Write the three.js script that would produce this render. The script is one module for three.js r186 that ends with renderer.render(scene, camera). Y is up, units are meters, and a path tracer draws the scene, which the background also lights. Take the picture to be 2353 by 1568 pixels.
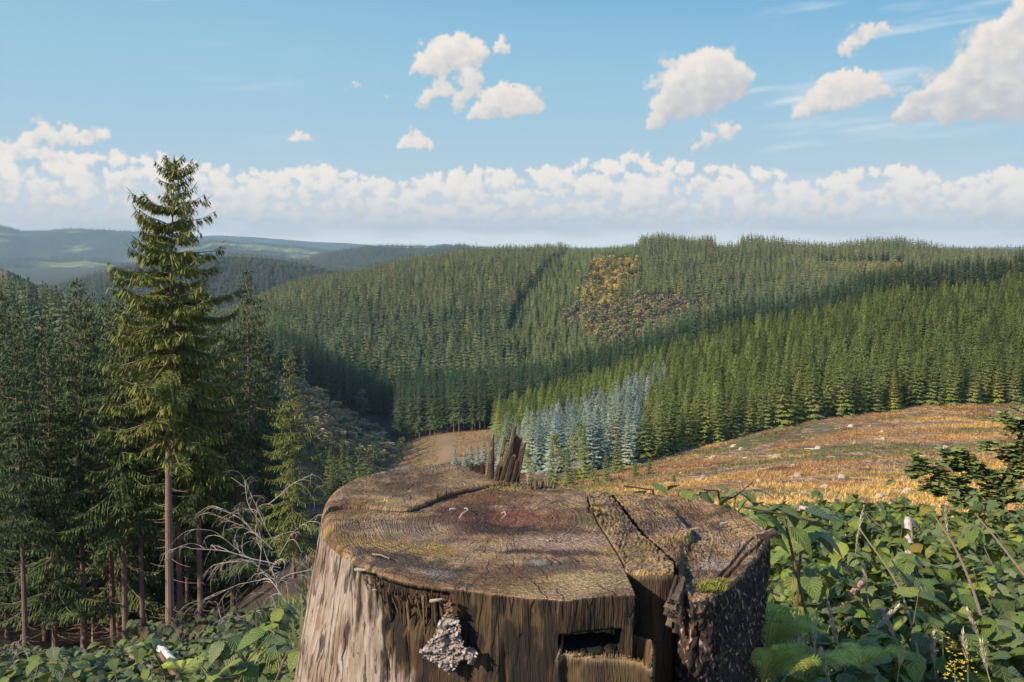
import * as THREE from 'three';
import { mergeGeometries, mergeVertices } from 'three/addons/utils/BufferGeometryUtils.js';

// ---------- camera, sky, sun, exposure, haze ----------
const EYE = 1.65, FL = 1957.8, PITCH = THREE.MathUtils.degToRad(3), YC = 571 + FL * Math.tan(PITCH);   // a lens shifted down a little
const scene = new THREE.Scene();
const camera = new THREE.PerspectiveCamera(43.62, 1024 / 682, 0.05, 30000);
camera.position.set(0, EYE, 0);
camera.rotation.x = -PITCH;
camera.setViewOffset(1024, 682, 0, (784 - YC) / 2353 * 1024, 1024, 682);
const renderer = new THREE.WebGLRenderer({ antialias: true });
renderer.toneMapping = THREE.LinearToneMapping;
renderer.toneMappingExposure = 1.2;
renderer.shadowMap.enabled = true;
scene.background = makeSky();
scene.environment = scene.background;
const SUN = new THREE.Vector3(-0.74, 0.53, 0.42).normalize();
const sun = new THREE.DirectionalLight(new THREE.Color(1.0, 0.85, 0.64), 5.0);
sun.name = 'sun';
sun.position.copy(SUN).multiplyScalar(600);
sun.castShadow = true;
sun.shadow.radius = 2;
Object.assign(sun.shadow.camera, { left: -700, right: 700, top: 700, bottom: -700, near: 1, far: 2500 });
sun.shadow.mapSize.set(2048, 2048);
scene.add(sun, sun.target);
scene.fog = new THREE.FogExp2(new THREE.Color(0.52, 0.77, 1.0), 0.00010);

// ---------- small tools ----------
function rng(seed) { let s = seed >>> 0; return () => { s = (s + 0x6d2b79f5) | 0; let t = Math.imul(s ^ (s >>> 15), 1 | s); t = (t + Math.imul(t ^ (t >>> 7), 61 | t)) ^ t; return ((t ^ (t >>> 14)) >>> 0) / 4294967296; }; }
function lerp(a, b, t) { return a + (b - a) * t; }
function clamp(x, a, b) { return x < a ? a : x > b ? b : x; }
function sst(a, b, x) { const t = clamp((x - a) / (b - a), 0, 1); return t * t * (3 - 2 * t); }
function mixc(a, b, t) { return [lerp(a[0], b[0], t), lerp(a[1], b[1], t), lerp(a[2], b[2], t)]; }
function perm() { if (perm.p) return perm.p; const r = rng(77), p = new Uint8Array(512), q = [...Array(256).keys()]; for (let i = 255; i > 0; i--) { const j = Math.floor(r() * (i + 1)); [q[i], q[j]] = [q[j], q[i]]; } for (let i = 0; i < 512; i++) p[i] = q[i & 255]; return (perm.p = p); }
function grad(h, x, y) { switch (h & 7) { case 0: return x + y; case 1: return x - y; case 2: return -x + y; case 3: return -x - y; case 4: return 1.4 * x; case 5: return -1.4 * x; case 6: return 1.4 * y; default: return -1.4 * y; } }
function noise(x, y) {                                                  // gradient noise, about -1 to 1
  const p = perm(), X = Math.floor(x), Y = Math.floor(y), fx = x - X, fy = y - Y, xi = X & 255, yi = Y & 255;
  const u = fx * fx * fx * (fx * (fx * 6 - 15) + 10), v = fy * fy * fy * (fy * (fy * 6 - 15) + 10);
  const a = p[xi] + yi, b = p[(xi + 1) & 255] + yi;
  return lerp(lerp(grad(p[a & 511], fx, fy), grad(p[b & 511], fx - 1, fy), u), lerp(grad(p[(a + 1) & 511], fx, fy - 1), grad(p[(b + 1) & 511], fx - 1, fy - 1), u), v);
}
function fbm(x, y, n = 4) { let s = 0, a = 0.5; for (let i = 0; i < n; i++) { s += a * noise(x, y); x = x * 2.03 + 17.3; y = y * 2.03 - 9.1; a *= 0.5; } return s; }
function cells(x, y) {                                                  // distance to the nearest and second nearest of jittered points
  const X = Math.floor(x), Y = Math.floor(y), p = perm(); let d1 = 9, d2 = 9;
  for (let j = -1; j <= 1; j++) for (let i = -1; i <= 1; i++) {
    const h = p[(p[(X + i) & 255] + ((Y + j) & 255)) & 511], h2 = p[(h + 91) & 511], dx = X + i + h / 255 - x, dy = Y + j + h2 / 255 - y, d = Math.hypot(dx, dy);
    if (d < d1) { d2 = d1; d1 = d; } else if (d < d2) d2 = d;
  }
  return [d1, d2];
}
const taken = new Map();
function numbered(n) { const k = taken.get(n) ?? 0; taken.set(n, k + 1); return k ? n + '_' + String(k).padStart(3, '0') : n; }
function tag(o, label, category, group, kind) { if (label) o.userData.label = label; if (category) o.userData.category = category; if (group) o.userData.group = group; if (kind) o.userData.kind = kind; return o; }
function thing(name, label, category, pos = [0, 0, 0], turn = 0, group) { const o = new THREE.Group(); o.name = numbered(name); o.position.set(...pos); o.rotation.y = turn; tag(o, label, category, group); scene.add(o); return o; }
function part(name, geo, mat, parent = scene) { const m = new THREE.Mesh(geo, mat); m.name = parent === scene ? numbered(name) : name; m.castShadow = m.receiveShadow = true; parent.add(m); return m; }
// A ray of the photograph (measured on a 2353 px wide print of it) and the points where it meets a depth or a level.
function ray(X, Y) { const u = (X - 1176.5) / FL, v = (YC - Y) / FL, c = Math.cos(PITCH), s = Math.sin(PITCH); return [u, v * c - s, -(v * s + c)]; }
function atDepth(X, Y, d) { const r = ray(X, Y), t = d / -r[2]; return [r[0] * t, EYE + r[1] * t, -d]; }
function atDrop(X, Y, h) { const r = ray(X, Y), t = -h / r[1]; return [r[0] * t, EYE - h, r[2] * t]; }
function rowOf(y, d) { const t = (EYE - y) / d, c = Math.cos(PITCH), s = Math.sin(PITCH); const v = (s - t * c) / (c + t * s); return YC - v * FL; }   // photo row of height y at depth d
function heightOf(Y, d) { const v = (YC - Y) / FL, c = Math.cos(PITCH), s = Math.sin(PITCH); return EYE + d * (v * c - s) / (v * s + c); }
function colOf(x, y, z) { const c = Math.cos(PITCH), s = Math.sin(PITCH), dy = y - EYE, w = dy * -s + -z * c; return 1176.5 + FL * x / w; }

class GB {                                                              // collects coloured triangles
  constructor() { this.p = []; this.c = []; this.n = 0; }
  tri(a, b, c, k, k2, k3) { this.p.push(a[0], a[1], a[2], b[0], b[1], b[2], c[0], c[1], c[2]); k2 = k2 || k; k3 = k3 || k2; this.c.push(k[0], k[1], k[2], k2[0], k2[1], k2[2], k3[0], k3[1], k3[2]); }
  quad(a, b, c, d, k, k2) { this.tri(a, b, c, k, k, k2 || k); this.tri(a, c, d, k, k2 || k, k2 || k); }
  strip(p, d, L, w, side, k, k2, sag = 0) {                             // a pointed spray of needles
    const m = 0.42 * L, a = [p[0] + d[0] * m + side[0] * w, p[1] + d[1] * m + side[1] * w - sag * 0.3, p[2] + d[2] * m + side[2] * w], b = [p[0] + d[0] * m - side[0] * w, p[1] + d[1] * m - side[1] * w - sag * 0.3, p[2] + d[2] * m - side[2] * w], t = [p[0] + d[0] * L, p[1] + d[1] * L - sag, p[2] + d[2] * L];
    this.tri(p, a, t, k, k, k2); this.tri(p, t, b, k, k2, k);
  }
  tube(pts, r0, r1, sides, k, k2) {                                     // a tapering round limb along points
    let prev = null; const n = pts.length - 1;
    for (let i = 0; i <= n; i++) {
      const a = pts[Math.max(0, i - 1)], b = pts[Math.min(n, i + 1)], t = new THREE.Vector3(b[0] - a[0], b[1] - a[1], b[2] - a[2]).normalize();
      const s = new THREE.Vector3(Math.abs(t.y) > 0.9 ? 1 : 0, Math.abs(t.y) > 0.9 ? 0 : 1, 0).cross(t).normalize(), q = t.clone().cross(s), r = typeof r0 === 'function' ? r0(i / n) : lerp(r0, r1, i / n), ring = [];
      for (let j = 0; j < sides; j++) { const w = j / sides * 6.28318, cx = Math.cos(w) * r, cy = Math.sin(w) * r; ring.push([pts[i][0] + s.x * cx + q.x * cy, pts[i][1] + s.y * cx + q.y * cy, pts[i][2] + s.z * cx + q.z * cy]); }
      if (prev) for (let j = 0; j < sides; j++) { const j2 = (j + 1) % sides; this.quad(prev[j], prev[j2], ring[j2], ring[j], k, k2 || k); }
      prev = ring;
    }
  }
  geo(smooth = false) {
    const g = new THREE.BufferGeometry();
    g.setAttribute('position', new THREE.BufferAttribute(new Float32Array(this.p), 3));
    g.setAttribute('color', new THREE.BufferAttribute(new Float32Array(this.c), 3));
    g.computeVertexNormals(); return g;
  }
  get tris() { return this.p.length / 9; }
}

// ---------- the sky: air and clouds, computed for every direction ----------
function makeSky() {
  const W = 4096, H = 2048, S = W / 360, data = new Float32Array(W * H * 4);
  const dirOf = (X, Y) => { const r = ray(X, Y), L = Math.hypot(...r); return [Math.atan2(r[0], -r[2]) * 57.29578, Math.asin(r[1] / L) * 57.29578]; };   // azimuth right of the view, elevation, degrees
  // cloud layer: brightness and cover, painted puff by puff
  const h0 = H / 2 - 20, rows = 620, A = new Float32Array(W * rows), B = new Float32Array(W * rows), D = new Float32Array(W * rows);   // cover, light, dusk tint
  const r = rng(5);
  function puff(az, el, rad, lo, hi, dens = 1, sq = 0.8) {              // lo, hi: light on its underside and top
    const cx = (az / 360 + 0.25) * W, cy = el * S + H / 2 - h0, R = rad * S, x0 = Math.floor(cx - R), x1 = Math.ceil(cx + R);
    for (let y = Math.max(0, Math.floor(cy - R * sq)); y <= Math.min(rows - 1, Math.ceil(cy + R * sq)); y++) for (let x = x0; x <= x1; x++) {
      const dx = (x - cx) / R, dy = (y - cy) / (R * sq), q = dx * dx + dy * dy; if (q >= 1) continue;
      const nz = Math.sqrt(1 - q), l = clamp(0.42 - 0.28 * dx + 0.55 * dy + 0.25 * nz, 0, 1), a = dens * sst(0, 0.85, 1 - q), i = y * W + ((x % W) + W) % W;
      A[i] = A[i] + (1 - A[i]) * a; D[i] += a * nz * rad; B[i] = lerp(B[i], lerp(lo, hi, l), a);
    }
  }
  function cumulus(az, el, w, h, n, lo, hi, dens = 1, tilt = 0) {       // a heap of puffs on a ragged base
    const list = []; lo *= 0.5;
    for (let i = 0; i < n * 0.25; i++) puff(az + (r() + r() - 1) * w * 0.62, el + (r() + r() - 1.05) * h * 0.62, (0.12 + 0.2 * r()) * h, lo, hi * 0.95, dens * 0.3, 0.7);
    for (let i = 0; i < n; i++) {
      const t = r() * 2 - 1, dome = Math.pow(Math.max(0, 1 - Math.abs(t) ** 1.7), 0.8), v = Math.pow(r(), 0.8) * dome, rad = (0.16 + 0.3 * r()) * h * (0.45 + 0.6 * dome) * (1 - 0.45 * v);
      list.push([az + t * w * 0.5, el - h * 0.42 + v * h * 0.85 + t * tilt * h, rad, v, t]);
    }
    list.sort((a, b) => b[3] - a[3]);
    for (const [a, e, rad, v] of list) puff(a, e, rad, lerp(lo, hi, v * 0.35), lerp(lo, hi, 0.55 + 0.45 * v), dens, 0.85);
  }
  // the long bank above the hills, all round the horizon
  const top = (az) => { const X = 1176.5 + FL * Math.tan(clamp(az, -60, 60) / 57.3), k = [[-900, 6.0], [0, 6.4], [150, 6.5], [420, 6.4], [560, 5.6], [640, 5.9], [740, 6.2], [820, 5.9], [930, 5.1], [1000, 5.9], [1180, 6.1], [1300, 6.1], [1380, 6.7], [1430, 6.9], [1520, 6.6], [1650, 6.1], [1760, 5.7], [1880, 5.0], [1960, 5.6], [2080, 5.6], [2180, 4.7], [2280, 5.4], [2360, 5.7], [3200, 6.2]]; let i = 0; while (i < k.length - 2 && X > k[i + 1][0]) i++; return lerp(k[i][1], k[i + 1][1], clamp((X - k[i][0]) / (k[i + 1][0] - k[i][0]), 0, 1)) + (Math.abs(az) > 34 ? 0.8 * Math.sin(az * 0.21) : 0); };
  for (let row = 0; row < 6; row++) for (let i = 0; i < 560; i++) {
    const az = (i + r()) / 560 * 360 - 180, tp = top(az) - 0.75, base = 1.7, e = lerp(tp, base, row / 5 + 0.12 * (r() - 0.5)), rad = (0.34 + 0.62 * r() * r() + 0.2 * (noise(az * 0.5, row * 7) > 0.1)) * lerp(1, 1.1, row / 5);
    if (noise(az * 0.33 + 50 * row, row * 3.3) < -0.5 && row) continue;
    const f = row / 5, lum = lerp(1, 0.5, f) + 0.3 * noise(az * 0.45 + row * 13, row);
    puff(az, e - rad * 0.8, rad, lerp(0.40, 0.20, f), lerp(0.98, 0.66, f) + 0.22 * lum * (1 - f * 0.4), row ? 0.85 : 1, 0.85);
    if (f < 0.7 && r() < 0.3) { const r2 = rad * 0.5; puff(az + rad * (r() - 0.5), e - rad * 0.25 + 0.2 * (r() - 0.5), r2, 0.55, 0.95 * lum + 0.15, 0.9, 0.85); }
  }
  // single clouds: photo position of centre, width, height, puffs, shade and light
  const one = (X, Y, w, h, n, lo = 0.45, hi = 0.98, dens = 1, tilt = 0) => { const [a, e] = dirOf(X, Y), k = 57.3 / FL; cumulus(a, e, w * k, h * k, n, lo, hi, dens, tilt); };
  one(1030, 118, 165, 80, 110, 0.62, 0.98, 0.85, 0.25); one(1000, 205, 75, 52, 30, 0.6, 0.9, 0.5, 0.3); one(1070, 195, 60, 75, 40, 0.62, 0.92, 0.5, 0.5); one(1152, 105, 38, 42, 24, 0.6, 0.92, 0.55); one(1160, 230, 160, 68, 110, 0.6, 0.98, 0.95, 0.12);
  one(1605, 185, 205, 118, 170, 0.48, 0.98, 0.95, 0.35); one(1645, 305, 105, 44, 40, 0.58, 0.9, 0.55, 0.45); one(1930, 205, 180, 76, 120, 0.48, 0.95, 0.8, 0.25); one(1980, 85, 110, 50, 40, 0.5, 0.74, 0.42, 0.5); one(2230, 205, 270, 95, 170, 0.22, 0.9, 1, 0.1); one(2310, 130, 210, 150, 200, 0.46, 0.92, 1, 0.3); one(2440, 90, 260, 230, 200, 0.5, 0.95, 1, 0.1);
  one(120, 305, 110, 46, 60, 0.6, 0.95, 0.9, 0.05); one(215, 308, 60, 34, 26, 0.6, 0.9, 0.7, 0.3); one(45, 345, 170, 45, 60, 0.55, 0.85, 0.8); one(688, 312, 42, 34, 24, 0.65, 0.92, 0.7); one(952, 320, 66, 46, 40, 0.62, 0.96, 0.9); one(805, 201, 40, 18, 14, 0.7, 0.9, 0.5, 0.3); one(868, 190, 30, 18, 8, 0.7, 0.85, 0.4, 0.5); one(880, 228, 26, 14, 8, 0.7, 0.85, 0.4, 0.3);
  for (let i = 0; i < 150; i++) { const az = 40 + r() * 280, el = 9 + r() * 42; cumulus(az, el, 2 + 9 * r(), 1.2 + 3.6 * r(), 70, 0.5, 0.97, 0.95, 0.15); }  // clouds out of view, made more numerous to whiten the fill light
  const DIM = 0.88, warm = [0.90, 0.83, 0.745], cool = [0.52, 0.545, 0.59];
  const grads = [[-90, [0.20, 0.24, 0.22]], [-0.01, [1.45, 1.40, 1.34]], [1.0, [1.30, 1.25, 1.18]], [2.5, [0.84, 0.86, 0.87]], [5, [0.49, 0.65, 0.76]], [8, [0.39, 0.60, 0.74]], [12, [0.295, 0.545, 0.72]], [17, [0.19, 0.44, 0.68]], [30, [0.10, 0.28, 0.56]], [60, [0.07, 0.22, 0.50]], [90, [0.06, 0.19, 0.46]]];
  for (let row = 0; row < H; row++) {
    const el = ((row + 0.5) / H - 0.5) * 180; let gi = 0; while (gi < grads.length - 2 && el > grads[gi + 1][0]) gi++;
    const base = mixc(grads[gi][1], grads[gi + 1][1], clamp((el - grads[gi][0]) / (grads[gi + 1][0] - grads[gi][0]), 0, 1));
    for (let col = 0; col < W; col++) {
      const az = ((col + 0.5) / W - 0.25) * 360, o = (row * W + col) * 4; let c = base;
      if (el > -1 && el < 52) {
        const ca = Math.cos(az / 57.3), sa = Math.sin(az / 57.3), wob = noise(ca * 2.1 + el * 0.02, sa * 2.1);
        const blue = clamp((az - 2) / 20, -1, 1) * sst(7, 16, el) * (Math.abs(az) < 60 ? 1 : 0.5);
        c = [c[0] - 0.035 * blue, c[1] - 0.03 * blue, c[2]];
        if (el < 34 && el > 4) {                                        // high thin streaks, drawn out along the wind
          const f = fbm(az * 0.07 + el * 0.10 + 3, el * 0.85 - az * 0.10 + wob, 5), where = sst(-0.25, 0.35, noise(az * 0.045 + 1.2, el * 0.05 + 7.7) + 0.62 * sst(2, 20, az) * sst(100, 50, az) - 0.7 * sst(10, -12, az) * sst(-90, -40, az)), ci = 0.78 * sst(0.03, 0.48, f) * where * sst(4, 8, el) * sst(34, 20, el);
          c = mixc(c, [0.80, 0.84, 0.88], ci);
        }
        if (el < 4.8) { const s = sst(4.6, 2.6, el + 0.5 * wob + 0.5 * noise(az * 0.12, el * 1.5)) * sst(0.9, 1.9, el + 0.35 * noise(az * 0.09, 4 + el * 0.8)); c = mixc(c, [0.70, 0.735, 0.79], 0.45 * s); const w = sst(0.55, 0.9, el) * sst(2.1, 1.2, el) * sst(0.0, 0.4, noise(az * 0.16, el * 1.1 + 9) + 0.1); c = mixc(c, [0.84, 0.82, 0.82], 0.5 * w); }
        // ragged edges: look the puffs up a little off to the side
        const fx = az * 1.1, fy = el * 1.1, ex = 0.30 * fbm(fx, fy, 3) + 0.20 * fbm(fx * 4.1, fy * 4.1 + 40, 3), ey = 0.30 * fbm(fx + 31, fy + 7, 3) + 0.20 * fbm(fx * 4.1 + 9, fy * 4.1, 3);
        const px = col + ex * S * 1.5, py = row - h0 + ey * S * 1.5;
        if (py > 0 && py < rows - 2) {
          const xi = Math.floor(px), yi = Math.floor(py), tx = px - xi, ty = py - yi, x0 = ((xi % W) + W) % W, x1 = (x0 + 1) % W, i0 = yi * W, i1 = i0 + W;
          const bl = (M) => lerp(lerp(M[i0 + x0], M[i0 + x1], tx), lerp(M[i1 + x0], M[i1 + x1], tx), ty);
          let a = bl(A);
          if (a > 0.003) {
            const l = bl(B), up = (q) => { const yy = Math.min(rows - 1, Math.round(py + q * S)), xx = ((Math.round(px - q * 0.45 * S) % W) + W) % W; return D[yy * W + xx]; };
            const thick = 0.45 * up(0.22) + 0.35 * up(0.5) + 0.2 * up(1.0), f1 = fbm(az * 1.1 + 5, el * 1.4 + 80, 5), fine = fbm(az * 3.3, el * 4.0 + 80, 4);
            const th = clamp(0.68 * l + 0.30 * Math.exp(-thick * 0.3) + 0.32 * f1 + 0.08 * fine, 0, 1);
            a = clamp(sst(0.05, 0.80, a + (1.15 * f1 + 0.5 * fine) * (1 - 0.75 * a) * sst(0, 0.35, a)), 0, 1);
            const up2 = 1 + 0.12 * sst(9, 4, el), k = mixc(cool, warm, sst(0.10, 0.92, th)).map((v) => v * up2);
            c = mixc(c, k, a * (el < 4 ? sst(0.6, 2.4, el) : 1));
          }
        }
      }
      data[o] = c[0] * DIM; data[o + 1] = c[1] * DIM; data[o + 2] = c[2] * DIM; data[o + 3] = 1;
    }
  }
  const t = new THREE.DataTexture(data, W, H, THREE.RGBAFormat, THREE.FloatType);
  t.mapping = THREE.EquirectangularReflectionMapping; t.magFilter = t.minFilter = THREE.LinearFilter; t.needsUpdate = true;
  return t;
}

// ---------- the land: one sheet from the near slope to the horizon ----------
// Levels read off the photograph: column, depth in metres, row where the bare ground lies.
const LEVELS = [
  [-700, 2, 2250], [-700, 5, 1740], [-700, 12, 1560], [-700, 40, 1480], [-700, 100, 1240], [-700, 200, 930], [-700, 350, 715], [-700, 600, 760], [-700, 1100, 770], [-700, 1600, 745],
  [0, 2, 2200], [0, 3.5, 1800], [0, 6, 1560], [0, 12, 1500], [0, 25, 1500], [0, 40, 1500], [0, 60, 1440], [0, 100, 1270], [0, 150, 1120], [0, 220, 925], [0, 350, 752], [0, 450, 770], [0, 700, 800], [0, 1100, 770], [0, 1600, 745],
  [400, 2, 2200], [400, 3.5, 1780], [400, 6, 1560], [400, 12, 1490], [400, 25, 1490], [400, 43, 1486], [400, 70, 1430], [400, 100, 1310], [400, 200, 1060], [400, 350, 806], [400, 500, 850], [400, 800, 800], [400, 1100, 780], [400, 1600, 745],
  [680, 2, 2150], [680, 3.5, 1760], [680, 6, 1540], [680, 12, 1450], [680, 25, 1370], [680, 46, 1290], [680, 70, 1230], [680, 110, 1180], [680, 180, 1090], [680, 260, 960], [680, 340, 880], [680, 400, 860], [680, 500, 830], [680, 650, 745], [680, 800, 690], [680, 950, 690], [680, 1200, 720], [680, 1600, 680],
  [880, 180, 1160], [880, 250, 1075], [880, 310, 1030], [880, 360, 985], [880, 420, 950], [880, 500, 870], [880, 600, 780], [880, 750, 690], [880, 880, 650], [880, 1000, 650], [880, 1300, 720],
  [1000, 2, 2140], [1000, 4, 1640], [1000, 8, 1430], [1000, 25, 1330], [1000, 60, 1260], [1000, 120, 1180], [1000, 200, 1085], [1000, 250, 1046], [1000, 300, 1008], [1000, 360, 978], [1000, 430, 930], [1000, 530, 840], [1000, 650, 740], [1000, 800, 660], [1000, 930, 622], [1000, 1050, 626], [1000, 1300, 690],
  [1150, 130, 1150], [1150, 180, 1080], [1150, 230, 1030], [1150, 290, 990], [1150, 400, 945], [1150, 520, 840], [1150, 650, 735], [1150, 800, 652], [1150, 940, 608], [1150, 1080, 612], [1150, 1300, 660],
  [1300, 110, 1135], [1300, 150, 1075], [1300, 200, 1020], [1300, 280, 950], [1300, 400, 920], [1300, 500, 850], [1300, 650, 735], [1300, 800, 652], [1300, 950, 600], [1300, 1080, 600], [1300, 1300, 650],
  [1500, 2, 2140], [1500, 4, 1640], [1500, 8, 1400], [1500, 20, 1270], [1500, 50, 1190], [1500, 80, 1142], [1500, 115, 1098], [1500, 145, 1055], [1500, 210, 960], [1500, 290, 876], [1500, 380, 868], [1500, 480, 830], [1500, 620, 735], [1500, 800, 650], [1500, 950, 586], [1500, 1080, 584], [1500, 1300, 640],
  [1720, 2.2, 2050], [1720, 4, 1590], [1720, 6, 1430], [1720, 10, 1340], [1720, 20, 1262], [1720, 50, 1170], [1720, 80, 1115], [1720, 120, 1052], [1720, 155, 1006], [1720, 220, 900], [1720, 300, 806], [1720, 400, 806], [1720, 520, 780], [1720, 700, 680], [1720, 850, 620], [1720, 980, 586], [1720, 1100, 590], [1720, 1300, 640],
  [2050, 2, 2150], [2050, 3.5, 1640], [2050, 6, 1410], [2050, 10, 1330], [2050, 20, 1256], [2050, 50, 1176], [2050, 80, 1100], [2050, 120, 1018], [2050, 170, 946], [2050, 230, 840], [2050, 320, 728], [2050, 420, 730], [2050, 560, 720], [2050, 720, 660], [2050, 850, 625], [2050, 1000, 592], [2050, 1120, 592], [2050, 1300, 640],
  [2400, 2, 2150], [2400, 3.5, 1650], [2400, 6, 1400], [2400, 10, 1320], [2400, 20, 1240], [2400, 50, 1170], [2400, 80, 1080], [2400, 120, 1000], [2400, 172, 938], [2400, 240, 800], [2400, 340, 684], [2400, 450, 690], [2400, 600, 690], [2400, 760, 655], [2400, 900, 630], [2400, 1020, 610], [2400, 1150, 612], [2400, 1350, 660],
  [3000, 2, 2150], [3000, 6, 1380], [3000, 20, 1200], [3000, 50, 1130], [3000, 100, 980], [3000, 172, 860], [3000, 340, 640], [3000, 700, 640], [3000, 1100, 620], [3000, 1400, 660],
];
const SX = 4.2;
const land = (() => {                                                   // thin-plate fit of the ground's slope of sight over (column, log depth)
  const P = LEVELS.map(([X, d, Y]) => [(X - 1176.5) / FL * SX, Math.log(d), (heightOf(Y, d) - EYE) / d]), n = P.length, N = n + 3;
  const U = (r2) => (r2 < 1e-12 ? 0 : 0.5 * r2 * Math.log(r2)), M = [];
  for (let i = 0; i < N; i++) M.push(new Float64Array(N + 1));
  for (let i = 0; i < n; i++) {
    for (let j = 0; j < n; j++) M[i][j] = U((P[i][0] - P[j][0]) ** 2 + (P[i][1] - P[j][1]) ** 2) + (i === j ? 0.004 : 0);
    M[i][n] = M[n][i] = 1; M[i][n + 1] = M[n + 1][i] = P[i][0]; M[i][n + 2] = M[n + 2][i] = P[i][1]; M[i][N] = P[i][2];
  }
  for (let c = 0; c < N; c++) {
    let b = c; for (let i = c + 1; i < N; i++) if (Math.abs(M[i][c]) > Math.abs(M[b][c])) b = i;
    [M[c], M[b]] = [M[b], M[c]];
    for (let i = c + 1; i < N; i++) { const f = M[i][c] / M[c][c]; if (f) for (let k = c; k <= N; k++) M[i][k] -= f * M[c][k]; }
  }
  const w = new Float64Array(N);
  for (let i = N - 1; i >= 0; i--) { let s = M[i][N]; for (let k = i + 1; k < N; k++) s -= M[i][k] * w[k]; w[i] = s / M[i][i]; }
  return (u, ld) => { let s = w[n] + w[n + 1] * u + w[n + 2] * ld; for (let i = 0; i < n; i++) s += w[i] * U((u - P[i][0]) ** 2 + (ld - P[i][1]) ** 2); return s; };
})();
// Sampled once on a fan of directions, so that it is quick to ask for.
const FU = 240, FD = 300, U0 = -0.98, U1 = 0.96, D0 = Math.log(1.8), D1 = Math.log(1500);
const fan = new Float32Array((FU + 1) * (FD + 1));
for (let j = 0; j <= FD; j++) for (let i = 0; i <= FU; i++) fan[j * (FU + 1) + i] = land(lerp(U0, U1, i / FU) * SX, lerp(D0, D1, j / FD));
const PLAIN = -95;
function groundAt(x, z) {
  const far = Math.hypot(x, z), ang = Math.atan2(x, -z);
  if (Math.abs(ang) > 0.74 && z > -Math.abs(x) * 1.05 || far < 1.9) {                                  // beside and behind the camera: the open slope goes on
    const side = clamp(Math.tan(clamp(ang, -0.75, 0.75)), U0, U1), d = far * 0.74, back = sst(0.74, 2.2, Math.abs(ang));
    const g = far < 1.9 ? 0 : clamp(sample(side, Math.max(d, 1.9)) * Math.max(d, 1.9) + EYE, PLAIN, 40);
    return lerp(g, 0.06 * Math.min(far, 400), back) * sst(1.4, 2.6, far);
  }
  const d = -z, y = sample(clamp(x / d, U0, U1), Math.min(d, 1500)) * Math.min(d, 1500) + EYE;
  return d < 1250 ? y : lerp(y, PLAIN, sst(1250, 1700, d));
}
function sample(u, d) {
  const a = clamp((u - U0) / (U1 - U0) * FU, 0, FU - 1e-4), b = clamp((Math.log(d) - D0) / (D1 - D0) * FD, 0, FD - 1e-4), i = Math.floor(a), j = Math.floor(b), k = j * (FU + 1) + i, fa = a - i, fb = b - j;
  return lerp(lerp(fan[k], fan[k + 1], fa), lerp(fan[k + FU + 1], fan[k + FU + 2], fa), fb);
}
const EDGE = [[900, 215], [1060, 205], [1150, 185], [1250, 148], [1400, 138], [1500, 143], [1700, 155], [1900, 162], [2100, 171], [2353, 173], [3000, 176]];   // lower edge of the plantation
function along(k, X) { let i = 0; while (i < k.length - 2 && X > k[i + 1][0]) i++; return lerp(k[i][1], k[i + 1][1], clamp((X - k[i][0]) / (k[i + 1][0] - k[i][0]), 0, 1)); }
function placeOf(x, z) { const y = groundAt(x, z), d = -z; return { y, d, X: colOf(x, y, z), Y: rowOf(y, d) }; }
const C = { soil: [0.055, 0.038, 0.026], litter: [0.085, 0.055, 0.033], gold: [0.47, 0.305, 0.10], rust: [0.31, 0.17, 0.07], olive: [0.115, 0.125, 0.04], grey: [0.20, 0.15, 0.115], pale: [0.35, 0.24, 0.135], moss: [0.05, 0.06, 0.02], dry: [0.33, 0.21, 0.11] };
function clearing(X, d) { return sst(4, 16, d) * (d < along(EDGE, X) + 4 ? 1 : 0) * sst(1180, 1290, X + 40 * noise(d * 0.05, 3)); }
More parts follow.
